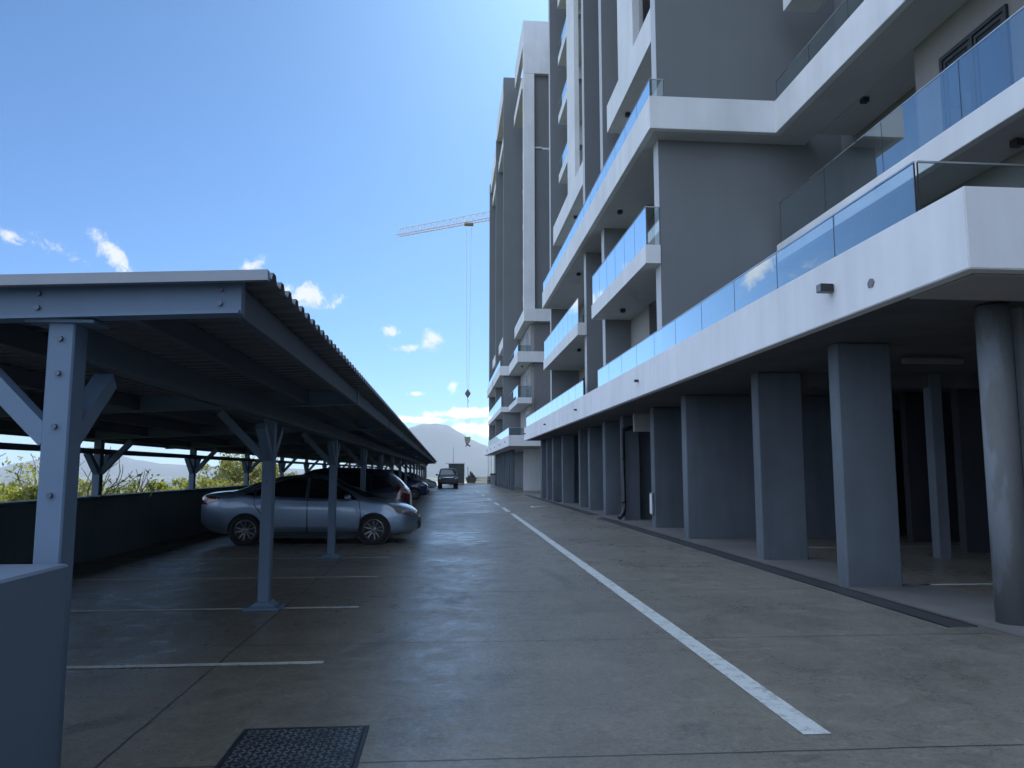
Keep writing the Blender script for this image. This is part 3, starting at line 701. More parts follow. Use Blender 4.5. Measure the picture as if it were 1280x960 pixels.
# roof sheet: trapezoid profile running across, so the edge along the lane is toothed
bm = bmesh.new(); prof = []
y = 3.80; pitch = 0.20
while y < YE:
    prof += [(y, 0), (y + .075, 0), (y + .105, .042), (y + .165, .042)]; y += pitch
prof.append((y, 0))
def sheetz(x): return 2.492 + SL * (x + .9)
la, lb = [], []
for yy, dz in prof:
    la.append((bm.verts.new((-.88, yy, sheetz(-.88) + dz)), bm.verts.new((-.88, yy, sheetz(-.88) + dz + .006))))
    lb.append((bm.verts.new((-6.95, yy, sheetz(-6.95) + dz)), bm.verts.new((-6.95, yy, sheetz(-6.95) + dz + .006))))
for i in range(len(prof) - 1):
    bm.faces.new((la[i][0], la[i + 1][0], lb[i + 1][0], lb[i][0])); bm.faces.new((la[i][1], lb[i][1], lb[i + 1][1], la[i + 1][1]))
    bm.faces.new((la[i][0], la[i][1], la[i + 1][1], la[i + 1][0])); bm.faces.new((lb[i][0], lb[i + 1][0], lb[i + 1][1], lb[i][1]))
roof = obj('roof_sheet', bm, M['sheet'], CP)
bm = bmesh.new(); bar(bm, (-.87, 3.765, sheetz(-.87) - .004), (-6.97, 3.765, sheetz(-6.97) - .004), .045, .052)
obj('flashing', bm, M['trim'], roof)
def rafter_bm():
    bm = bmesh.new()
    h = .165
    poly = [(-1.02, zb(-1.02)), (-1.02, zb(-1.02) + h), (-6.75, zb(-6.75) + h), (-6.75, zb(-6.75))]
    prism(bm, poly, -.035, .035, 1)
    prism(bm, [(a, c) for a, c in ((-1.025, zb(-1.02) - .004), (-1.025, zb(-1.02) + .012), (-6.75, zb(-6.75) + .012), (-6.75, zb(-6.75) - .004))], -.06, .06, 1)
    return bm
raf = None
for k, y in enumerate(PY):
    if raf is None:
        raf = obj('rafter', rafter_bm(), M['steel'], CP); raf.location = (0, y - .08, 0)
        for x in (-1.12, -1.98):
            for dz in (.05, .118): obj('bolt', tube(bmesh.new(), [(x, -.05, zb(x) + dz), (x, -.034, zb(x) + dz)], .013, seg=6), M['bolt'], raf)
    else:
        r = raf.copy(); COL.objects.link(r); r.parent = CP; r.location = (0, y, 0)
# purlins along the roof, one beam over the posts, one rail along the back posts
for x, wd, hg in ((-1.07, .06, .17), (-1.62, .06, .15), (-2.6, .06, .15), (-3.5, .06, .15), (-4.4, .06, .15), (-5.3, .06, .15), (-6.2, .06, .15), (-6.72, .06, .15)):
    top = sheetz(x) - .004
    obj('purlin', bx(x - wd / 2, x + wd / 2, 3.86, YE - .05, top - hg * .95, top, .004), M['steel_dark'], CP)
obj('edge_beam', bx(-1.94, -1.84, 4.06, YE - .1, 2.10, zb(-1.94) - .006, .005), M['steel_dark'], CP)
obj('back_rail', bx(-6.14, -6.03, -2, YE - .1, 1.84, 1.93, .005), M['steel_dark'], CP)
def post_bm(h0, h1, wx, wy): 
    bm = bmesh.new(); box(bm, -wx / 2, wx / 2, -wy / 2, wy / 2, h0, h1, .008); return bm
def brace_bm(p, q, wx, wy, up): bm = bmesh.new(); bar(bm, p, q, wx, wy, up); return bm
def make_post(x, y, front):
    top = zb(x) - .008
    p = obj('post', post_bm(1.09 if not front else 0.0, top, .126, .145), M['steel'], CP); p.location = (x, y, 0)
    dx = -1 if front else 1
    obj('brace', brace_bm((dx * .05, 0, top - .58), (dx * .56, 0, top - .035 + (SL * dx * .5)), .10, .09, (0, 0, 1)), M['steel'], p)
    obj('brace', brace_bm((0, .05, top - .58), (0, .45, top - .235), .10, .09, (0, 0, 1)), M['steel'], p)
    if not (front and y < 5): obj('brace', brace_bm((0, -.05, top - .58), (0, -.45, top - .235), .10, .09, (0, 0, 1)), M['steel'], p)
    if front:
        b = bmesh.new(); box(b, -.2, .2, -.17, .17, .0, .035, .01); prism(b, [(-.14, .036), (.14, .036), (.075, .09), (-.075, .09)], -.11, .11, 1); obj('base_plate', b, M['steel'], p)
        b = bmesh.new(); box(b, -.16, .16, -.10, .085, top - .012, top + .003); obj('cap_plate', b, M['steel'], p)
        for z in (top - .09, top - .26, top - .52, top - .85): obj('bolt', tube(bmesh.new(), [(.0, -.09, z), (.0, -.073, z)], .014, seg=6), M['bolt'], p)
    else:
        b = bmesh.new(); box(b, -.12, .12, -.12, .12, 1.101, 1.12); obj('base_plate', b, M['steel'], p)
    return p
fp = make_post(-1.885, PY[0], True)
fp2 = make_post(-2.02, PY[1], True)
for y in PY[2:]:
    c = copy_tree(fp2, CP); c.location = (-2.02, y, 0)
bp = make_post(-6.1, PY[1], False)
for y in [PY[0]] + PY[2:]:
    c = copy_tree(bp, CP); c.location = (-6.1, y, 0)
settle(CP)

# ------------------------------------------------------------------ cars
def lerp(a, b, t): return a + (b - a) * t
def curve(pts, x):
    if x <= pts[0][0]: return pts[0][1]
    if x >= pts[-1][0]: return pts[-1][1]
    for k in range(len(pts) - 1):
        if pts[k][0] <= x <= pts[k + 1][0]:
            p1, p2 = pts[k], pts[k + 1]; h = p2[0] - p1[0]; t = (x - p1[0]) / h
            def slope(i):
                if i <= 0 or i >= len(pts) - 1: 
                    i2 = min(max(i, 1), len(pts) - 2); 
                    return (pts[min(i + 1, len(pts) - 1)][1] - pts[max(i - 1, 0)][1]) / (pts[min(i + 1, len(pts) - 1)][0] - pts[max(i - 1, 0)][0])
                d0 = (pts[i][1] - pts[i - 1][1]) / (pts[i][0] - pts[i - 1][0]); d1 = (pts[i + 1][1] - pts[i][1]) / (pts[i + 1][0] - pts[i][0])
                return 0 if d0 * d1 <= 0 else 2 * d0 * d1 / (d0 + d1)
            m1, m2 = slope(k), slope(k + 1)
            return (2 * t**3 - 3 * t**2 + 1) * p1[1] + (t**3 - 2 * t**2 + t) * h * m1 + (-2 * t**3 + 3 * t**2) * p2[1] + (t**3 - t**2) * h * m2
def catmull(P, n):
    out = []; N = len(P) - 1
    for i in range(n + 1):
        u = i / n * N; k = min(int(u), N - 1); t = u - k
        p0, p1, p2, p3 = P[max(k - 1, 0)], P[k], P[k + 1], P[min(k + 2, N)]
        out.append(tuple(0.5 * (2 * p1[c] + (p2[c] - p0[c]) * t + (2 * p0[c] - 5 * p1[c] + 4 * p2[c] - p3[c]) * t * t + (3 * p1[c] - p0[c] - 3 * p2[c] + p3[c]) * t**3) for c in (0, 1)))
    return out
def body_bm(S, ns=80, nr=22, off=0.0):
    bm = bmesh.new(); x0, x1 = S['top'][0][0], S['top'][-1][0]; rows = []
    for i in range(ns + 1):
        u = i / ns; u = 0.5 - 0.5 * math.cos(math.pi * u) if True else u
        x = lerp(x0, x1, lerp(i / ns, u, .7))
        zt, zbm, wd, zbel = curve(S['top'], x), curve(S['bot'], x), curve(S['w'], x), curve(S['belt'], x)
        t = min(1, max(0, (zt - zbel - .01) / .30)); t = t * t * (3 - 2 * t)
        hb = zt - zbm
        hood = [(0, zbm), (.7 * wd, zbm), (.93 * wd, zbm + .05), (.985 * wd, zbm + .25 * hb), (wd, zbm + .5 * hb), (.985 * wd, zbm + .72 * hb), (.95 * wd, zt - .10 * hb), (.86 * wd, zt - .03 * hb), (.6 * wd, zt), (.3 * wd, zt + .012), (0, zt + .015)]
        wr = wd * S.get('roofw', .70); hg = max(zt - zbel, .05)
        cab = [(0, zbm), (.7 * wd, zbm), (.94 * wd, zbm + .05), (.985 * wd, lerp(zbm, zbel, .35)), (wd, lerp(zbm, zbel, .68)), (.98 * wd, zbel - .06), (.945 * wd, zbel + .02), (lerp(.945 * wd, wr, .78), zbel + hg * .74), (wr * .93, zt - .025), (wr * .5, zt + .006), (0, zt + .012)]
        P = [(lerp(a[0], b[0], t), lerp(a[1], b[1], t)) for a, b in zip(hood, cab)]
        C = catmull(P, nr)
        ring = [(a, z) for a, z in C] + [(-a, z) for a, z in C[-2:0:-1]]
        rows.append([bm.verts.new((x, a, z)) for a, z in ring])
    n = len(rows[0])
    for i in range(len(rows) - 1):
        for k in range(n): bm.faces.new((rows[i][k], rows[i + 1][k], rows[i + 1][(k + 1) % n], rows[i][(k + 1) % n]))
    bm.faces.new(rows[0]); bm.faces.new(rows[-1][::-1])
    bmesh.ops.recalc_face_normals(bm, faces=bm.faces[:])
    if off:
        bm.normal_update()
        nv = [(v, v.co + v.normal * off) for v in bm.verts]
        for v, c in nv: v.co = c
    return bm
def tmp(bm, name='scratch'):
    me = bpy.data.meshes.new(name); bm.to_mesh(me); bm.free(); o = bpy.data.objects.new(name, me); COL.objects.link(o); return o
def boolean(base, cutters, op):
    """new bmesh: base object combined with the cutter objects"""
    mods = []
    for c in cutters:
        m = base.modifiers.new('b', 'BOOLEAN'); m.operation = op; m.solver = 'EXACT'; m.object = c; mods.append(m)
    bpy.context.view_layer.update()
    dg = bpy.context.evaluated_depsgraph_get(); ev = base.evaluated_get(dg)
    me = bpy.data.meshes.new_from_object(ev, depsgraph=dg)
    for m in mods: base.modifiers.remove(m)
    bm = bmesh.new(); bm.from_mesh(me); bpy.data.meshes.remove(me); return bm
def drop(o): me = o.data; bpy.data.objects.remove(o); bpy.data.meshes.remove(me)
def smooth_by_angle(o, deg=40):
    for p in o.data.polygons: p.use_smooth = True
    bm = bmesh.new(); bm.from_mesh(o.data)
    for e in bm.edges:
        if len(e.link_faces) == 2 and e.calc_face_angle(0) > R(deg): e.smooth = False
    bm.to_mesh(o.data); bm.free()
def lathe(bm, prof, seg, axis_y0=0.0, sgn=1, cap=True):
    rings = []
    for r, y in prof: rings.append([bm.verts.new((r * math.cos(2 * math.pi * k / seg), axis_y0 + sgn * y, r * math.sin(2 * math.pi * k / seg))) for k in range(seg)])
    for a, b in zip(rings, rings[1:]):
        for k in range(seg): bm.faces.new((a[k], a[(k + 1) % seg], b[(k + 1) % seg], b[k]))
    if cap: bm.faces.new(rings[0]); bm.faces.new(rings[-1][::-1])
    bmesh.ops.recalc_face_normals(bm, faces=bm.faces[:]); return bm
def make_car(S, name, label, cat, paint_m, loc, rz):
    t = thing(name, label, cat, loc, rz)
    full = tmp(body_bm(S)); 
    rw = S['wheel_r']; W = max(v for _, v in S['w'])
    cut = []
    for ax in S['axles']:
        for s in (1, -1):
            b = bmesh.new()
            bmesh.ops.create_cone(b, cap_ends=True, segments=40, radius1=rw + .045, radius2=rw + .045, depth=.34, matrix=Matrix.Translation((ax, s * (W - .05), rw + .0)) @ Matrix.Rotation(math.pi / 2, 4, 'X'))
            cut.append(tmp(b))
    bb = boolean(full, cut, 'DIFFERENCE')
    for c in cut: drop(c)
    bo = obj('body', bb, paint_m, t); smooth_by_angle(bo, 38)
    # dark wheel wells and underside
    b = bmesh.new()
    for ax in S['axles']:
        for s in (1, -1):
            bmesh.ops.create_cone(b, cap_ends=True, segments=32, radius1=rw + .043, radius2=rw + .043, depth=.30, matrix=Matrix.Translation((ax, s * (W - .26), rw)) @ Matrix.Rotation(math.pi / 2, 4, 'X'))
    x0, x1 = S['axles'][1] + rw + .06, S['axles'][0] - rw - .06
    zz = curve(S['bot'], 0)
    box(b, x0, x1, -W * .85, W * .85, zz - .05, zz + .03, .01)
    obj('wheel_well', b, M['trimblack'], t)
    shell = {}
    def patch(pname, mat, poly, lo, hi, axis, off, parent, mirror=False):
        if off not in shell: shell[off] = tmp(body_bm(S, off=off))
        r = None
        for s in ((1, -1) if mirror else (1,)):
            b = bmesh.new()
            if axis == 1: prism(b, poly, min(s * lo, s * hi), max(s * lo, s * hi), 1)
            elif axis == 0: prism(b, [(s * a, z) for a, z in poly], lo, hi, 0)
            c = tmp(b); bb = boolean(shell[off], [c], 'INTERSECT'); drop(c)
            if len(bb.verts): 
                r = obj(pname, bb, mat, parent(s) if callable(parent) else parent); smooth_by_angle(r, 35)
        return r
    doors = {}
    for dpoly in S['doors']:
        cx = sum(a for a, b in dpoly) / len(dpoly); cz = sum(b for a, b in dpoly) / len(dpoly)
        big = [(a + .014 * (1 if a > cx else -1), b + .012 * (1 if b > cz else -1)) for a, b in dpoly]
        patch('door_seal', M['trimblack'], big, .45, 1.2, 1, .0022, t, True)
    for k, dpoly in enumerate(S['doors']):
        for s in (1, -1):
            b = bmesh.new(); prism(b, dpoly, min(s * .45, s * 1.2), max(s * .45, s * 1.2), 1); c = tmp(b)
            if .004 not in shell: shell[.004] = tmp(body_bm(S, off=.004))
            d = obj('door', boolean(shell[.004], [c], 'INTERSECT'), paint_m, t); drop(c); smooth_by_angle(d, 35); doors[(k, s)] = d
            hx, hz = S['handles'][k]
            yw = curve(S['w'], hx) * .985
            hb = bmesh.new(); box(hb, hx - .09, hx + .09, s * yw - .02, s * yw + .028, hz - .014, hz + .014, .008); obj('handle', hb, paint_m, d)
    for k, wp in enumerate(S['side_glass']):
        patch('side_window', M['carglass'], wp, .35, 1.2, 1, .009, (lambda s, k=k: doors[(min(k, len(S['doors']) - 1), s)] if k < len(S['doors']) else t), True)
    patch('windscreen', M['carglass'], S['wind'], *S['wind_x'], 0, .008, t)
    if 'rear_glass' in S: patch('rear_window', M['carglass'], S['rear_glass'], *S['rear_x'], 0, .008, t)
    for p in S.get('headlights', []): patch('headlight', M['headlamp'], p, *S['head_x'], 0, .008, t, True)
    for p in S.get('taillights', []): patch('tail_light', M['taillamp'], p, *S['tail_x'], 0, .008, t, True)
    for p in S.get('side_lamps', []): patch('headlight', M['headlamp'], p, .3, 1.0, 1, .008, t, True)
    for p in S.get('side_tails', []): patch('tail_light', M['taillamp'], p, .4, 1.0, 1, .008, t, True)
    for p in S.get('grille', []): patch('grille', M['trimblack'], p, S['axles'][0] + rw + .1, S['top'][-1][0] + .1, 0, .007, t)
    for o in shell.values(): drop(o)
    drop(full)
    # wheels
    wheel0 = None
    for ax in S['axles']:
        for s in (1, -1):
            b = bmesh.new(); lathe(b, [(rw - .10, -.095), (rw - .03, -.105), (rw - .008, -.085), (rw, -.05), (rw, .05), (rw - .008, .085), (rw - .03, .105), (rw - .10, .095), (rw - .10, -.095)], 36, cap=False)
            wh = obj('wheel', b, M['rubber'], t, True); wh.location = (ax, s * (W - .125), rw); wh.rotation_euler = (0, 0.3 * ax, 0 if s > 0 else math.pi)
            b = bmesh.new(); rr = rw - .095
            lathe(b, [(rr - .025, .05), (rr + .002, .075), (rr + .006, .095), (rr - .012, .099), (rr - .03, .075), (rr - .034, .055)], 32, cap=False)
            lathe(b, [(.0001, .03), (.06, .03), (.065, .075), (.03, .085), (.0001, .085)], 16)
            for k in range(10):
                a = 2 * math.pi * k / 10 + .06 * (1 if k % 2 else -1)
                bar(b, (.05 * math.cos(a), .066, .05 * math.sin(a)), ((rr - .02) * math.cos(a), .080, (rr - .02) * math.sin(a)), .026, .022, (0, 1, 0))
            obj('rim', b, M['rim'], wh)
            b = bmesh.new(); lathe(b, [(.0001, -.02), (rr - .03, -.02), (rr - .03, .0), (.0001, .0)], 24); obj('brake_disc', b, M['trimblack'], wh)
    # mirrors
    mx, mz = S['mirror']
    for s in (1, -1):
        yw = curve(S['w'], mx) * .97
        b = bmesh.new(); bmesh.ops.create_uvsphere(b, u_segments=14, v_segments=9, radius=1.0, matrix=Matrix.Translation((mx, s * (yw + .10), mz)) @ Matrix.Diagonal((.075, .115, .075, 1)))
        bar(b, (mx + .01, s * (yw - .04), mz - .04), (mx, s * (yw + .06), mz - .02), .05, .03)
        obj('wing_mirror', b, paint_m, t, True)
    return t
SEDAN = dict(
    top=[(-2.29, .58), (-2.275, .90), (-2.20, 1.055), (-1.98, 1.095), (-1.62, 1.125), (-1.15, 1.30), (-.65, 1.425), (-.1, 1.465), (.25, 1.44), (.75, 1.22), (1.15, 1.005), (1.5, .93), (1.9, .83), (2.15, .71), (2.26, .58), (2.29, .44)],
    bot=[(-2.29, .50), (-2.2, .36), (-1.85, .25), (-1.2, .20), (1.8, .19), (2.12, .22), (2.29, .32)],
    w=[(-2.29, .56), (-2.24, .70), (-2.1, .80), (-1.7, .865), (-.9, .877), (.9, .877), (1.5, .865), (1.95, .80), (2.17, .66), (2.29, .40)],
    belt=[(-2.29, 1.02), (-1.5, 1.02), (0, .965), (1.2, .93), (2.29, .7)], roofw=.66, axles=(1.34, -1.30), wheel_r=.315,
    doors=[[(-.02, .27), (1.02, .27), (1.06, .62), (1.02, .90), (.45, 1.365), (-.05, 1.42)], [(-.05, .27), (-.05, 1.42), (-.62, 1.385), (-1.14, 1.18), (-1.12, .85), (-.93, .60), (-.78, .27)]],
    handles=[(.12, .86), (-.92, .90)],
    side_glass=[[(-.02, .985), (.98, .94), (.86, 1.05), (.42, 1.315), (.2, 1.385), (-.02, 1.40)], [(-.09, .985), (-.09, 1.40), (-.5, 1.375), (-1.0, 1.20), (-1.12, 1.12), (-1.1, 1.03)], [(-1.15, 1.03), (-1.16, 1.12), (-1.35, 1.06)]],
    wind=[(-.64, .99), (.64, .99), (.56, 1.36), (.45, 1.395), (-.45, 1.395), (-.56, 1.36)], wind_x=(.22, 1.3),
    rear_glass=[(-.62, 1.13), (.62, 1.13), (.52, 1.37), (-.52, 1.37)], rear_x=(-1.7, -.72),
    side_lamps=[[(1.60, .76), (1.72, .70), (2.12, .58), (2.24, .60), (2.20, .66), (1.9, .79), (1.66, .83)]], side_tails=[[(-2.30, .86), (-2.1, .85), (-1.86, .93), (-1.84, 1.0), (-2.05, 1.03), (-2.30, 1.0)]],
    grille=[[(-.46, .30), (.46, .30), (.52, .46), (.36, .54), (-.36, .54), (-.52, .46)], [(-.30, .60), (.30, .60), (.34, .66), (-.34, .66)]], mirror=(.80, .99))
HATCH = dict(
    top=[(-2.05, .62), (-2.03, .98), (-1.96, 1.08), (-1.62, 1.44), (-1.45, 1.545), (-.9, 1.605), (-.1, 1.625), (.35, 1.585), (.8, 1.36), (1.2, 1.07), (1.5, 1.0), (1.8, .90), (1.98, .76), (2.05, .5)],
    bot=[(-2.05, .42), (-1.95, .30), (-1.6, .22), (1.6, .21), (1.95, .24), (2.05, .34)],
    w=[(-2.05, .66), (-1.98, .78), (-1.75, .85), (-.8, .875), (.9, .875), (1.4, .86), (1.75, .79), (1.95, .66), (2.05, .42)],
    belt=[(-2.05, 1.06), (-1.2, 1.04), (0, 1.0), (1.2, .98), (2.05, .8)], roofw=.74, axles=(1.25, -1.28), wheel_r=.32,
    doors=[[(.0, .28), (.92, .28), (.98, .62), (.98, .95), (.5, 1.47), (-.03, 1.56)], [(-.03, .28), (-.03, 1.56), (-.6, 1.55), (-1.05, 1.48), (-1.1, 1.0), (-.92, .62), (-.8, .28)]],
    handles=[(.12, .92), (-.9, .95)],
    side_glass=[[(.0, 1.04), (1.0, 1.02), (.84, 1.18), (.45, 1.46), (.25, 1.51), (.0, 1.52)], [(-.07, 1.04), (-.07, 1.52), (-.6, 1.51), (-1.02, 1.47), (-1.06, 1.06)], [(-1.1, 1.07), (-1.08, 1.46), (-1.4, 1.38), (-1.6, 1.15)]],
    wind=[(-.66, 1.06), (.66, 1.06), (.60, 1.48), (.48, 1.53), (-.48, 1.53), (-.60, 1.48)], wind_x=(.28, 1.35),
    rear_glass=[(-.62, 1.08), (.62, 1.08), (.56, 1.45), (-.56, 1.45)], rear_x=(-2.2, -1.5),
    side_lamps=[[(1.42, .84), (1.6, .76), (1.95, .68), (2.02, .74), (1.8, .86), (1.5, .92)]],
    taillights=[[(.60, .86), (.9, .84), (.9, 1.16), (.70, 1.14)]], tail_x=(-2.2, -1.72),
    grille=[[(-.46, .32), (.46, .32), (.5, .5), (-.5, .5)]], mirror=(.82, 1.08))
PICKUP = dict(
    top=[(-2.6, .70), (-2.58, 1.02), (-2.5, 1.06), (-.98, 1.08), (-.90, 1.10), (-.82, 1.66), (-.7, 1.76), (-.1, 1.80), (.4, 1.75), (.85, 1.42), (1.15, 1.16), (1.6, 1.12), (2.2, 1.04), (2.5, .95), (2.58, .60)],
    bot=[(-2.6, .55), (-2.3, .45), (2.2, .42), (2.58, .45)],
    w=[(-2.6, .80), (-2.5, .88), (-1.5, .92), (1.6, .92), (2.2, .92), (2.5, .90), (2.58, .80)],
    belt=[(-2.6, 1.2), (-.9, 1.14), (1.2, 1.12), (2.58, 1.0)], roofw=.76, axles=(1.55, -1.5), wheel_r=.385,
    doors=[[(.1, .48), (.98, .48), (1.02, 1.1), (.6, 1.58), (.08, 1.72)], [(.07, .48), (.07, 1.72), (-.7, 1.68), (-.78, 1.1), (-.72, .48)]],
    handles=[(.2, 1.02), (-.6, 1.02)],
    side_glass=[[(.12, 1.16), (.98, 1.15), (.56, 1.58), (.3, 1.66), (.12, 1.67)], [(.05, 1.16), (.05, 1.67), (-.66, 1.64), (-.72, 1.16)]],
    wind=[(-.70, 1.17), (.70, 1.17), (.62, 1.64), (.5, 1.69), (-.5, 1.69), (-.62, 1.64)], wind_x=(.32, 1.3),
    headlights=[[(.60, .86), (.86, .86), (.88, .96), (.64, .96)]], head_x=(2.1, 2.7),
    grille=[[(-.44, .76), (.44, .76), (.48, .98), (-.48, .98)], [(-.6, .50), (.6, .50), (.6, .66), (-.6, .66)]], mirror=(.88, 1.22))
make_car(SEDAN, 'parked_car', 'silver blue sedan parked nose towards the lane under the carport, nearest car', 'car', M['paint_silver'], (-2.84, 17.48, 0), 0)
make_car(HATCH, 'parked_car', 'blue black hatchback parked tail towards the lane just behind the silver blue sedan', 'car', M['paint_dark'], (-2.93, 20.35, 0), math.pi)
nv = make_car(HATCH, 'parked_car', 'dark navy people carrier facing the lane between the blue black hatchback and the pale sedan', 'car', M['paint_navy'], (-2.95, 43.4, 0), 0)
make_car(SEDAN, 'parked_car', 'pale silver car nosing out of the far end of the carport beside the pickup truck', 'car', M['paint_pale'], (-3.0, 63.2, 0), 0)
pk = make_car(PICKUP, 'pickup_truck', 'dark pickup truck standing in the lane and facing the viewer at the far carport end', 'pickup truck', M['paint_pickup'], (.22, 71.0, 0), -math.pi / 2)
bm = bmesh.new(); box(bm, 2.56, 2.66, -.80, .80, .46, .68, .03); obj('bumper', bm, M['trimblack'], pk)
bm = bmesh.new(); box(bm, 2.60, 2.62, -.46, .46, .985, 1.02); obj('bonnet_trim', bm, M['chrome'], pk)

# ------------------------------------------------------------------ far end of the lane
t = thing('site_container', 'tall dark green site container with a pale roof edge behind the pickup truck', 'site container', (1.4, 92, 0))
bm = bmesh.new()
for k in range(12): box(bm, .40 + .15 * k, .49 + .15 * k, 89.95, 90.0, .15, 2.35)
box(bm, .36, 2.18, 90.001, 95.5, .1, 2.4, .02); obj('container_body', bm, plain('container_green', (.045, .058, .05), .6), t)
bm = bmesh.new(); box(bm, -.05, 2.25, 89.85, 95.6, 2.401, 2.52, .01); obj('roof', bm, M['white'], t)
bm = bmesh.new(); box(bm, .5, 1.25, 89.92, 89.949, .2, 2.2); obj('door', bm, M['black'], t)
bm = bmesh.new(); tube(bm, [(.9, 92, 2.5), (.9, 92, 4.4)], .03, .015, seg=6); obj('aerial', bm, M['black'], t); settle(t)
t = thing('rubble_skip', 'low dark skip heaped with rubble between the site container and the pale fence', 'skip', (3.2, 99, 0))
bm = bmesh.new(); prism(bm, [(2.75, .05), (3.75, .05), (3.95, .75), (2.55, .75)], 98, 100.5, 1); obj('skip_body', bm, plain('skip_paint', (.06, .062, .055), .7), t)
bm = bmesh.new(); rr = random.Random(8)
for k in range(40):
    a = rr.random() * 6.28; q = rr.random() * .5; r_ = .07 + rr.random() * .10
    bmesh.ops.create_icosphere(bm, subdivisions=1, radius=r_, matrix=Matrix.Translation((3.25 + q * math.cos(a), 99.2 + q * math.sin(a) * 1.3, .72 + (.5 - q) * 1.7 * rr.random())))
obj('rubble', bm, plain('rubble', (.055, .05, .048), .9, 0, .2, .3, 3), t)
bm = bmesh.new(); tube(bm, [(2.85, 98.4, .7), (2.80, 98.4, 2.1)], .035, seg=6); obj('upright_rod', bm, M['black'], t); settle(t)
t = thing('picket_fence', 'pale low picket fence closing off the end of the sunlit lane', 'fence', (4.6, 100, 0))
bm = bmesh.new()
for k in range(30): box(bm, 3.9 + k * .085, 3.95 + k * .085, 100.0, 100.03, 0.02, .80 + .05 * (k % 3))
obj('pickets', bm, plain('pale_timber', (.55, .52, .42), .8), t)
bm = bmesh.new(); box(bm, 3.86, 6.5, 100.032, 100.07, .25, .32); box(bm, 3.86, 6.5, 100.032, 100.07, .6, .67); obj('rail', bm, M['sand'], t); settle(t)
t = thing('planter_box', 'dark planter box standing beside the tower corner at the lane end', 'planter', (5.5, 96, 0))
bm = bmesh.new(); box(bm, 5.15, 6.2, 95.6, 96.4, 0, .62, .03); obj('box', bm, plain('planter_paint', (.03, .035, .032), .7), t)
bm = bmesh.new(); rr = random.Random(4)
for k in range(260):
    c = Vector((5.2 + rr.random() * .95, 95.65 + rr.random() * .7, .6 + rr.random() * .35)); u = Vector((rr.uniform(-1, 1), rr.uniform(-1, 1), rr.uniform(-1, 1))).normalized() * .07; v = u.orthogonal().normalized() * .05
    bm.faces.new([bm.verts.new(c + u), bm.verts.new(c + v), bm.verts.new(c - u), bm.verts.new(c - v)])
obj('foliage', bm, M['leaf_dark'], t); settle(t)
t = thing('ladder', 'pale upright ladder reaching to the balcony at the far tower corner', 'ladder', (5.0, 87.6, 0))
bm = bmesh.new(); bar(bm, (4.86, 88.8, 0), (4.86, 88.8, 4.3), .05, .06, (0, 1, 0)); bar(bm, (5.24, 88.8, 0), (5.24, 88.8, 4.3), .05, .06, (0, 1, 0)); obj('stile', bm, M['alu'], t)
bm = bmesh.new()
for k in range(14): bar(bm, (4.88, 88.8, .3 + .29 * k), (5.22, 88.8, .3 + .29 * k), .04, .04)
obj('rung', bm, M['alu'], t); settle(t)
t = thing('wheelie_bin', 'grey wheelie bin with black lid standing by the tower pillars', 'bin', (5.0, 82.2, 0))
bm = bmesh.new(); prism(bm, [(4.82, .08), (5.22, .08), (5.30, 1.15), (4.74, 1.15)], 81.9, 82.5, 1); obj('bin_body', bm, plain('bin_plastic', (.22, .23, .25), .6), t)
bm = bmesh.new(); prism(bm, [(4.70, 1.152), (5.34, 1.152), (5.28, 1.30), (4.76, 1.30)], 81.85, 82.55, 1); obj('lid', bm, M['trimblack'], t)
bm = bmesh.new()
for x in (4.86, 5.18): tube(bm, [(x - .03, 82.5, .1), (x + .03, 82.5, .1)], .1, seg=14)
obj('wheel', bm, M['rubber'], t); settle(t)

# ------------------------------------------------------------------ tower crane, hook block and its load
def lattice(bm, chords, n, r):
    """chords: list of (start,end); webs zig-zag between neighbouring chords"""
    for p, q in chords: tube(bm, [p, q], r, seg=6)
    m = len(chords)
    for c in range(m):
        (p0, p1), (q0, q1) = chords[c], chords[(c + 1) % m]
        p0, p1, q0, q1 = map(Vector, (p0, p1, q0, q1))
        for k in range(n):
            a = p0.lerp(p1, k / n); b = q0.lerp(q1, (k + .5) / n); a2 = p0.lerp(p1, (k + 1) / n)
            tube(bm, [a, b], r * .6, seg=4, cap=False); tube(bm, [b, a2], r * .6, seg=4, cap=False)
red = plain('crane_red_paint', (.66, .45, .32), .5); cgrey = plain('crane_grey_paint', (.60, .57, .50), .5)
t = thing('tower_crane', 'pale red and grey lattice tower crane jib reaching out from behind the far tower', 'crane', (34, 102, 0))
P0, P1 = Vector((-8.6, 130.6, 42.0)), Vector((34, 102, 42.0)); d = (P1 - P0).normalized(); nrm = d.cross(Vector((0, 0, 1)))
bm = bmesh.new()
for s in (1, -1): tube(bm, [P0 + nrm * .55 * s, P1 + nrm * .55 * s], .06, seg=6)
n = 40
for k in range(n):
    a = P0.lerp(P1, k / n); b = P0.lerp(P1, (k + .5) / n); c = P0.lerp(P1, (k + 1) / n)
    tube(bm, [a + nrm * .55, b - nrm * .55], .028, seg=4, cap=False); tube(bm, [b - nrm * .55, c + nrm * .55], .035, seg=4, cap=False)
obj('lower_chords', bm, red, t)
bm = bmesh.new(); up = Vector((0, 0, 1.45)); tube(bm, [P0.lerp(P1, .5 / n) + up * .8, P1 + up], .055, seg=6)
for k in range(n):
    top_ = P0.lerp(P1, (k + .5) / n) + up * (.8 + .2 * (k + .5) / n)
    for s in (1, -1):
        for a in (k / n, (k + 1) / n): tube(bm, [P0.lerp(P1, a) + nrm * .55 * s, top_], .030, seg=4, cap=False)
obj('upper_chord', bm, cgrey, t)
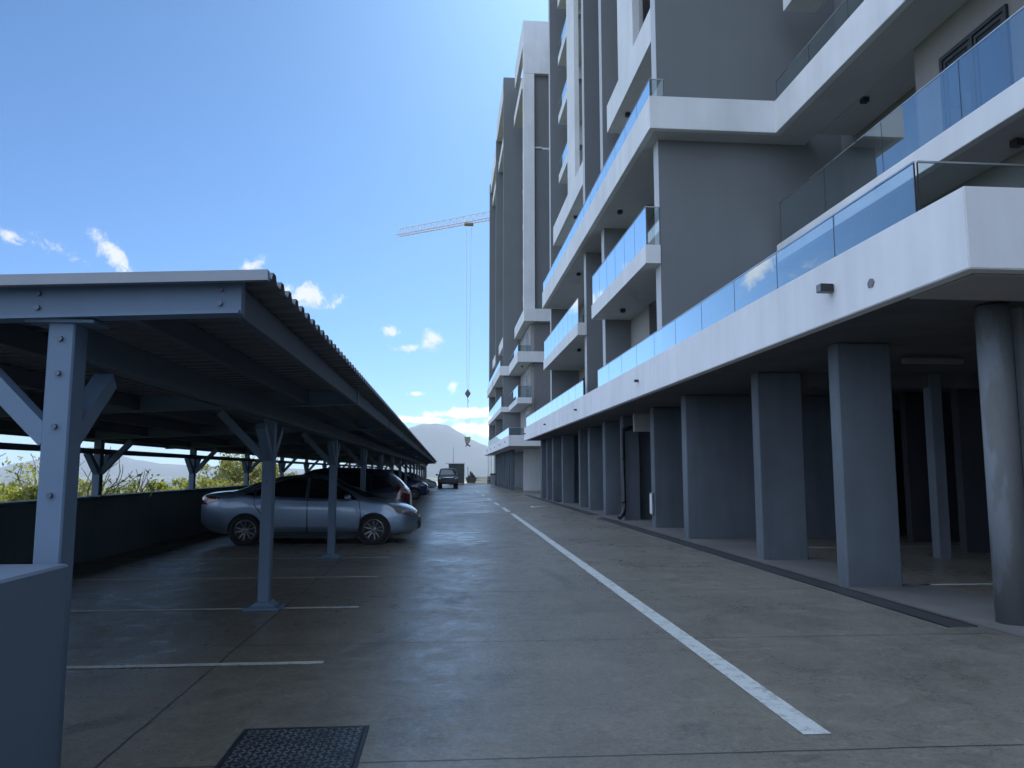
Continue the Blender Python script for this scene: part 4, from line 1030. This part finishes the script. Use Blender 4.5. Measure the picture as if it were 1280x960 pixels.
bm = bmesh.new(); lattice(bm, [((33.2, 101.2, -.5), (33.2, 101.2, 44)), ((34.8, 101.2, -.5), (34.8, 101.2, 44)), ((34.8, 102.8, -.5), (34.8, 102.8, 44)), ((33.2, 102.8, -.5), (33.2, 102.8, 44))], 24, .08); obj('mast', bm, red, t)
bm = bmesh.new(); bar(bm, (34, 102, 42.5), tuple(P1 + d * 14 + Vector((0, 0, .5))), 1.2, .9); box(bm, 44, 46, 94, 96, 40.2, 42); obj('counter_jib', bm, cgrey, t)
bm = bmesh.new(); box(bm, 33.2, 35.0, 99.6, 101.1, 40.2, 42.2, .05); obj('cab', bm, M['white'], t)
TR = P0.lerp(P1, .282)
bm = bmesh.new(); box(bm, TR.x - .75, TR.x + .75, TR.y - .5, TR.y + .5, TR.z - .42, TR.z - .10, .04); obj('trolley', bm, plain('trolley_ochre', (.25, .19, .10), .6), t)
hookz = 14.6
bm = bmesh.new()
for s in (-.42, .42): tube(bm, [(TR.x + s, TR.y, TR.z - .7), (TR.x + s * .35, TR.y, hookz)], .028, seg=5)
obj('hoist_rope', bm, cgrey, t); settle(t)
t = thing('hook_block', 'dark diamond shaped crane hook block hanging on ropes in the sky', 'hook block', (TR.x, TR.y, hookz - 1.3))
bm = bmesh.new(); prism(bm, [(TR.x - .48, hookz - .75), (TR.x, hookz - 1.5), (TR.x + .48, hookz - .75), (TR.x, hookz + .02)], TR.y - .15, TR.y + .15, 1); obj('block', bm, plain('hook_block_paint', (.10, .10, .085), .6), t)
bm = bmesh.new(); tube(bm, [(TR.x, TR.y, hookz - 1.5), (TR.x, TR.y, hookz - 1.8), (TR.x + .14, TR.y, hookz - 1.95), (TR.x + .1, TR.y, hookz - 2.1), (TR.x - .05, TR.y, hookz - 2.08)], .05, seg=6); obj('hook', bm, M['black'], t); settle(t)
t = thing('hanging_load', 'small crate of steel hanging from rope slings below the crane hook', 'load', (TR.x, TR.y, 5.2))
bm = bmesh.new()
for s in (-.42, .42): tube(bm, [(TR.x, TR.y, hookz - 2.0), (TR.x + s, TR.y, 6.9)], .03, seg=5)
obj('sling', bm, cgrey, t)
bm = bmesh.new(); prism(bm, [(TR.x - .48, 6.95), (TR.x + .48, 6.95), (TR.x + .42, 6.2), (TR.x + .15, 5.85), (TR.x - .2, 5.85), (TR.x - .42, 6.3)], TR.y - .4, TR.y + .4, 1); obj('crate', bm, plain('crate_paint', (.20, .20, .17), .7), t)
bm = bmesh.new(); bar(bm, (TR.x - .25, TR.y, 5.9), (TR.x + .45, TR.y, 5.45), .12, .2); bar(bm, (TR.x + .1, TR.y, 5.9), (TR.x - .3, TR.y, 5.4), .1, .14); obj('steel_piece', bm, M['black'], t); settle(t)

# ------------------------------------------------------------------ trees and bushes beyond the wall
def crown(rr, lobes, n, size, flat=.9):
    bm = bmesh.new()
    for i in range(n):
        c, r = lobes[rr.randrange(len(lobes))]
        while True:
            v = Vector((rr.uniform(-1, 1), rr.uniform(-1, 1), rr.uniform(-1, 1)))
            if .25 < v.length < 1: break
        p = Vector(c) + Vector((v.x * r, v.y * r, v.z * r * flat))
        u = Vector((rr.gauss(0, 1), rr.gauss(0, 1), rr.gauss(0, 1))).normalized(); w_ = u.orthogonal().normalized()
        w_ = (Matrix.Rotation(rr.random() * 6.28, 3, u) @ w_); s = size * rr.uniform(.6, 1.4)
        bm.faces.new([bm.verts.new(p + u * s), bm.verts.new(p + w_ * s * .42), bm.verts.new(p - u * s), bm.verts.new(p - w_ * s * .42)])
    return bm
def branches(bm, rr, p, d, r, length, depth, tips):
    pts = [p]; q = p; dd = d.normalized(); n = 5
    for k in range(n):
        dd = (dd + Vector((rr.gauss(0, .20), rr.gauss(0, .20), rr.gauss(.02, .14)))).normalized(); q = q + dd * length / n; pts.append(q)
    tube(bm, pts, r, r * .55, seg=6 if depth > 1 else 4)
    if depth <= 0: tips.append(q); return
    for k in range(rr.choice((2, 3, 3))):
        a = (dd + Vector((rr.uniform(-.9, .9), rr.uniform(-.9, .9), rr.uniform(-.2, .55)))).normalized()
        branches(bm, rr, pts[rr.choice((3, 4, 5))], a, r * .55, length * rr.uniform(.55, .8), depth - 1, tips)
def make_tree(seed, height, leafy, lf, nleaf, size, spread=.8):
    rr = random.Random(seed); t = bpy.data.objects.new('bush', None); COL.objects.link(t)
    bm = bmesh.new(); tips = []
    for k in range(rr.choice((2, 3, 3))):
        branches(bm, rr, Vector((rr.uniform(-.1, .1), rr.uniform(-.1, .1), 0)), Vector((rr.uniform(-spread, spread), rr.uniform(-spread, spread), 1)), .07 * height / 4, height * .42, 3, tips)
    obj('trunk', bm, M['bark'], t)
    if leafy > 0:
        keep = [p for p in tips if rr.random() < leafy]
        lobes = [(p + Vector((rr.gauss(0, .1), rr.gauss(0, .1), rr.gauss(0, .1))), rr.uniform(.16, .42) * height / 4) for p in keep]
        if leafy > .7:
            for k in range(14): lobes.append(((rr.uniform(-.8, .8) * height / 3.4, rr.uniform(-.8, .8) * height / 3.4, height * rr.uniform(.15, .72)), rr.uniform(.35, .7) * height / 4))
        obj('crown', crown(rr, lobes, nleaf, size), M[lf], t)
    return t
LB = [('bush', 'lime green leafy bush in sunlight just beyond the boundary wall', 'leafy lime bushes beyond the wall'),
      ('bush', 'olive green twiggy bush beyond the boundary wall', 'olive twiggy bushes beyond the wall'),
      ('bush', 'dense dark green bush beyond the boundary wall', 'dark bushes beyond the wall'),
      ('tree', 'nearly bare tree with grey twisting branches behind the carport wall', 'bare twisted trees beyond the wall'),
      ('tree', 'tall feathery olive tree showing between the back posts beside the parked sedan', 'tall olive trees beyond the wall')]
protos = [make_tree(11, 3.6, 1.0, 'leaf_lime', 5200, .075), make_tree(22, 3.6, .75, 'leaf_olive', 4200, .07), make_tree(33, 3.4, 1.0, 'leaf_dark', 5600, .08),
          make_tree(47, 4.2, .22, 'leaf_lime', 700, .055, .9), make_tree(58, 5.4, .9, 'leaf_olive', 6000, .08, .5)]
used = [False] * 5
def plant(kind, x, y, s, rz, topz=None):
    z = terrain_z(x, y) - .05
    if not used[kind]: o = protos[kind]; used[kind] = True
    else: o = copy_tree(protos[kind])
    x = min(x, -9.3 if kind == 4 else -8.6 if kind != 3 else -8.3)
    o.location = (x, y, z); o.scale = (s, s, s); o.rotation_euler = (0, 0, rz)
    o.name = 'tree' if kind >= 3 else 'bush'
    tag(o, LB[kind][1], LB[kind][0], LB[kind][2])
rr = random.Random(2)
for k, x, y, s in ((0, -9.0, 12.0, .95), (1, -10.4, 13.6, 1.0), (0, -8.6, 15.6, .98), (1, -8.4, 14.6, 1.05), (3, -8.3, 16.4, 1.3), (3, -8.9, 19.4, 1.35), (3, -9.3, 13.8, 1.25), (0, -8.5, 18.0, .80), (1, -9.8, 19.0, .85), (0, -10.6, 17.0, .9),
                   (0, -9.2, 22.5, .85), (1, -8.6, 24.5, .9), (4, -9.2, 36.5, .95), (1, -8.8, 33.0, .95), (0, -9.6, 30.0, .9), (2, -10.5, 27.0, .95), (4, -9.6, 41.0, .85), (2, -9.2, 45, 1.0), (1, -9, 50, 1.0), (0, -9, 56, 1.0), (2, -9, 63, 1.05), (1, -9, 70, 1.0),
                   (3, -10.6, 11.0, 1.0), (0, -8.9, 13.6, .98), (0, -9.1, 16.6, 1.0), (0, -9.0, 19.4, 1.0), (1, -9.2, 21.2, 1.0), (0, -9.4, 25.5, 1.0), (0, -8.8, 28.5, 1.0), (0, -11.5, 9.0, 1.0), (2, -9.5, 6.5, .95), (1, -10, 3.5, 1.0)):
    plant(k, x, y, s * (.80 if k == 3 else .86 if y < 30 else 1.0), rr.random() * 6.28)
for i in range(34):
    y = 8.5 + i * 1.9 + rr.uniform(-.5, .5); plant(rr.choice((0, 0, 0, 1)), -9.0 - rr.random() * 2.2, y, rr.uniform(.74, .92), rr.random() * 6.28)
for i in range(60):
    d = 6 + 60 * rr.random() ** 1.6; y = rr.uniform(8, 95); x = -9 - d
    k = rr.choice((0, 0, 1, 1, 2)); plant(k, x, y, rr.uniform(.75, 1.15) + d * .008, rr.random() * 6.28)
# far scrub and woodland that reads as one mass
rr = random.Random(77); V = []; F = []
g = rr.gauss
for i in range(8500):
    d = 30 + 900 * rr.random() ** 2.3; a = R(rr.uniform(-75, 14)); x = -12 + d * math.sin(a); y = 15 + d * math.cos(a)
    if x > -14 and y < 130: continue
    z = terrain_z(x, y); h = rr.uniform(1.0, 2.6) * (1 + d * .0016); r = h * rr.uniform(.5, 1.0)
    for k in range(18):
        px, py, pz = x + g(0, .5) * r, y + g(0, .5) * r, z + h * rr.random() ** .7
        s = r * rr.uniform(.10, .24); ux, uy, uz = g(0, s), g(0, s), g(0, s); wx, wy, wz = g(0, s * .6), g(0, s * .6), g(0, s * .6); n0 = len(V)
        V += [(px + ux, py + uy, pz + uz), (px + wx, py + wy, pz + wz), (px - ux, py - uy, pz - uz), (px - wx, py - wy, pz - wz)]; F.append((n0, n0 + 1, n0 + 2, n0 + 3))
bm = bmesh.new(); wme = bpy.data.meshes.new('woodland'); wme.from_pydata(V, [], F); bm.from_mesh(wme); bpy.data.meshes.remove(wme)
wd = obj('woodland', bm, M['leaf_lime']); tag(wd, 'far green scrub and woodland covering the valley beyond the wall', 'woodland', None, 'stuff')
bm = bmesh.new(); rr = random.Random(6)
for i in range(150):
    a = R(rr.uniform(-19, -11.5) if rr.random() < .75 else rr.uniform(-31, -19)); d = rr.uniform(900, 1500); x, y = d * math.sin(a), d * math.cos(a); z = terrain_z(x, y) - 1
    w_, l_, h_ = rr.uniform(8, 22), rr.uniform(8, 18), rr.uniform(5, 15); box(bm, x - w_ / 2, x + w_ / 2, y - l_ / 2, y + l_ / 2, z, z + h_)
tw = obj('distant_town', bm, plain('town_walls', (.48, .47, .45), .8, 0, .2, .3, .02)); tag(tw, 'pale distant town buildings low on the plain under the far mountains', 'town', None, 'stuff')
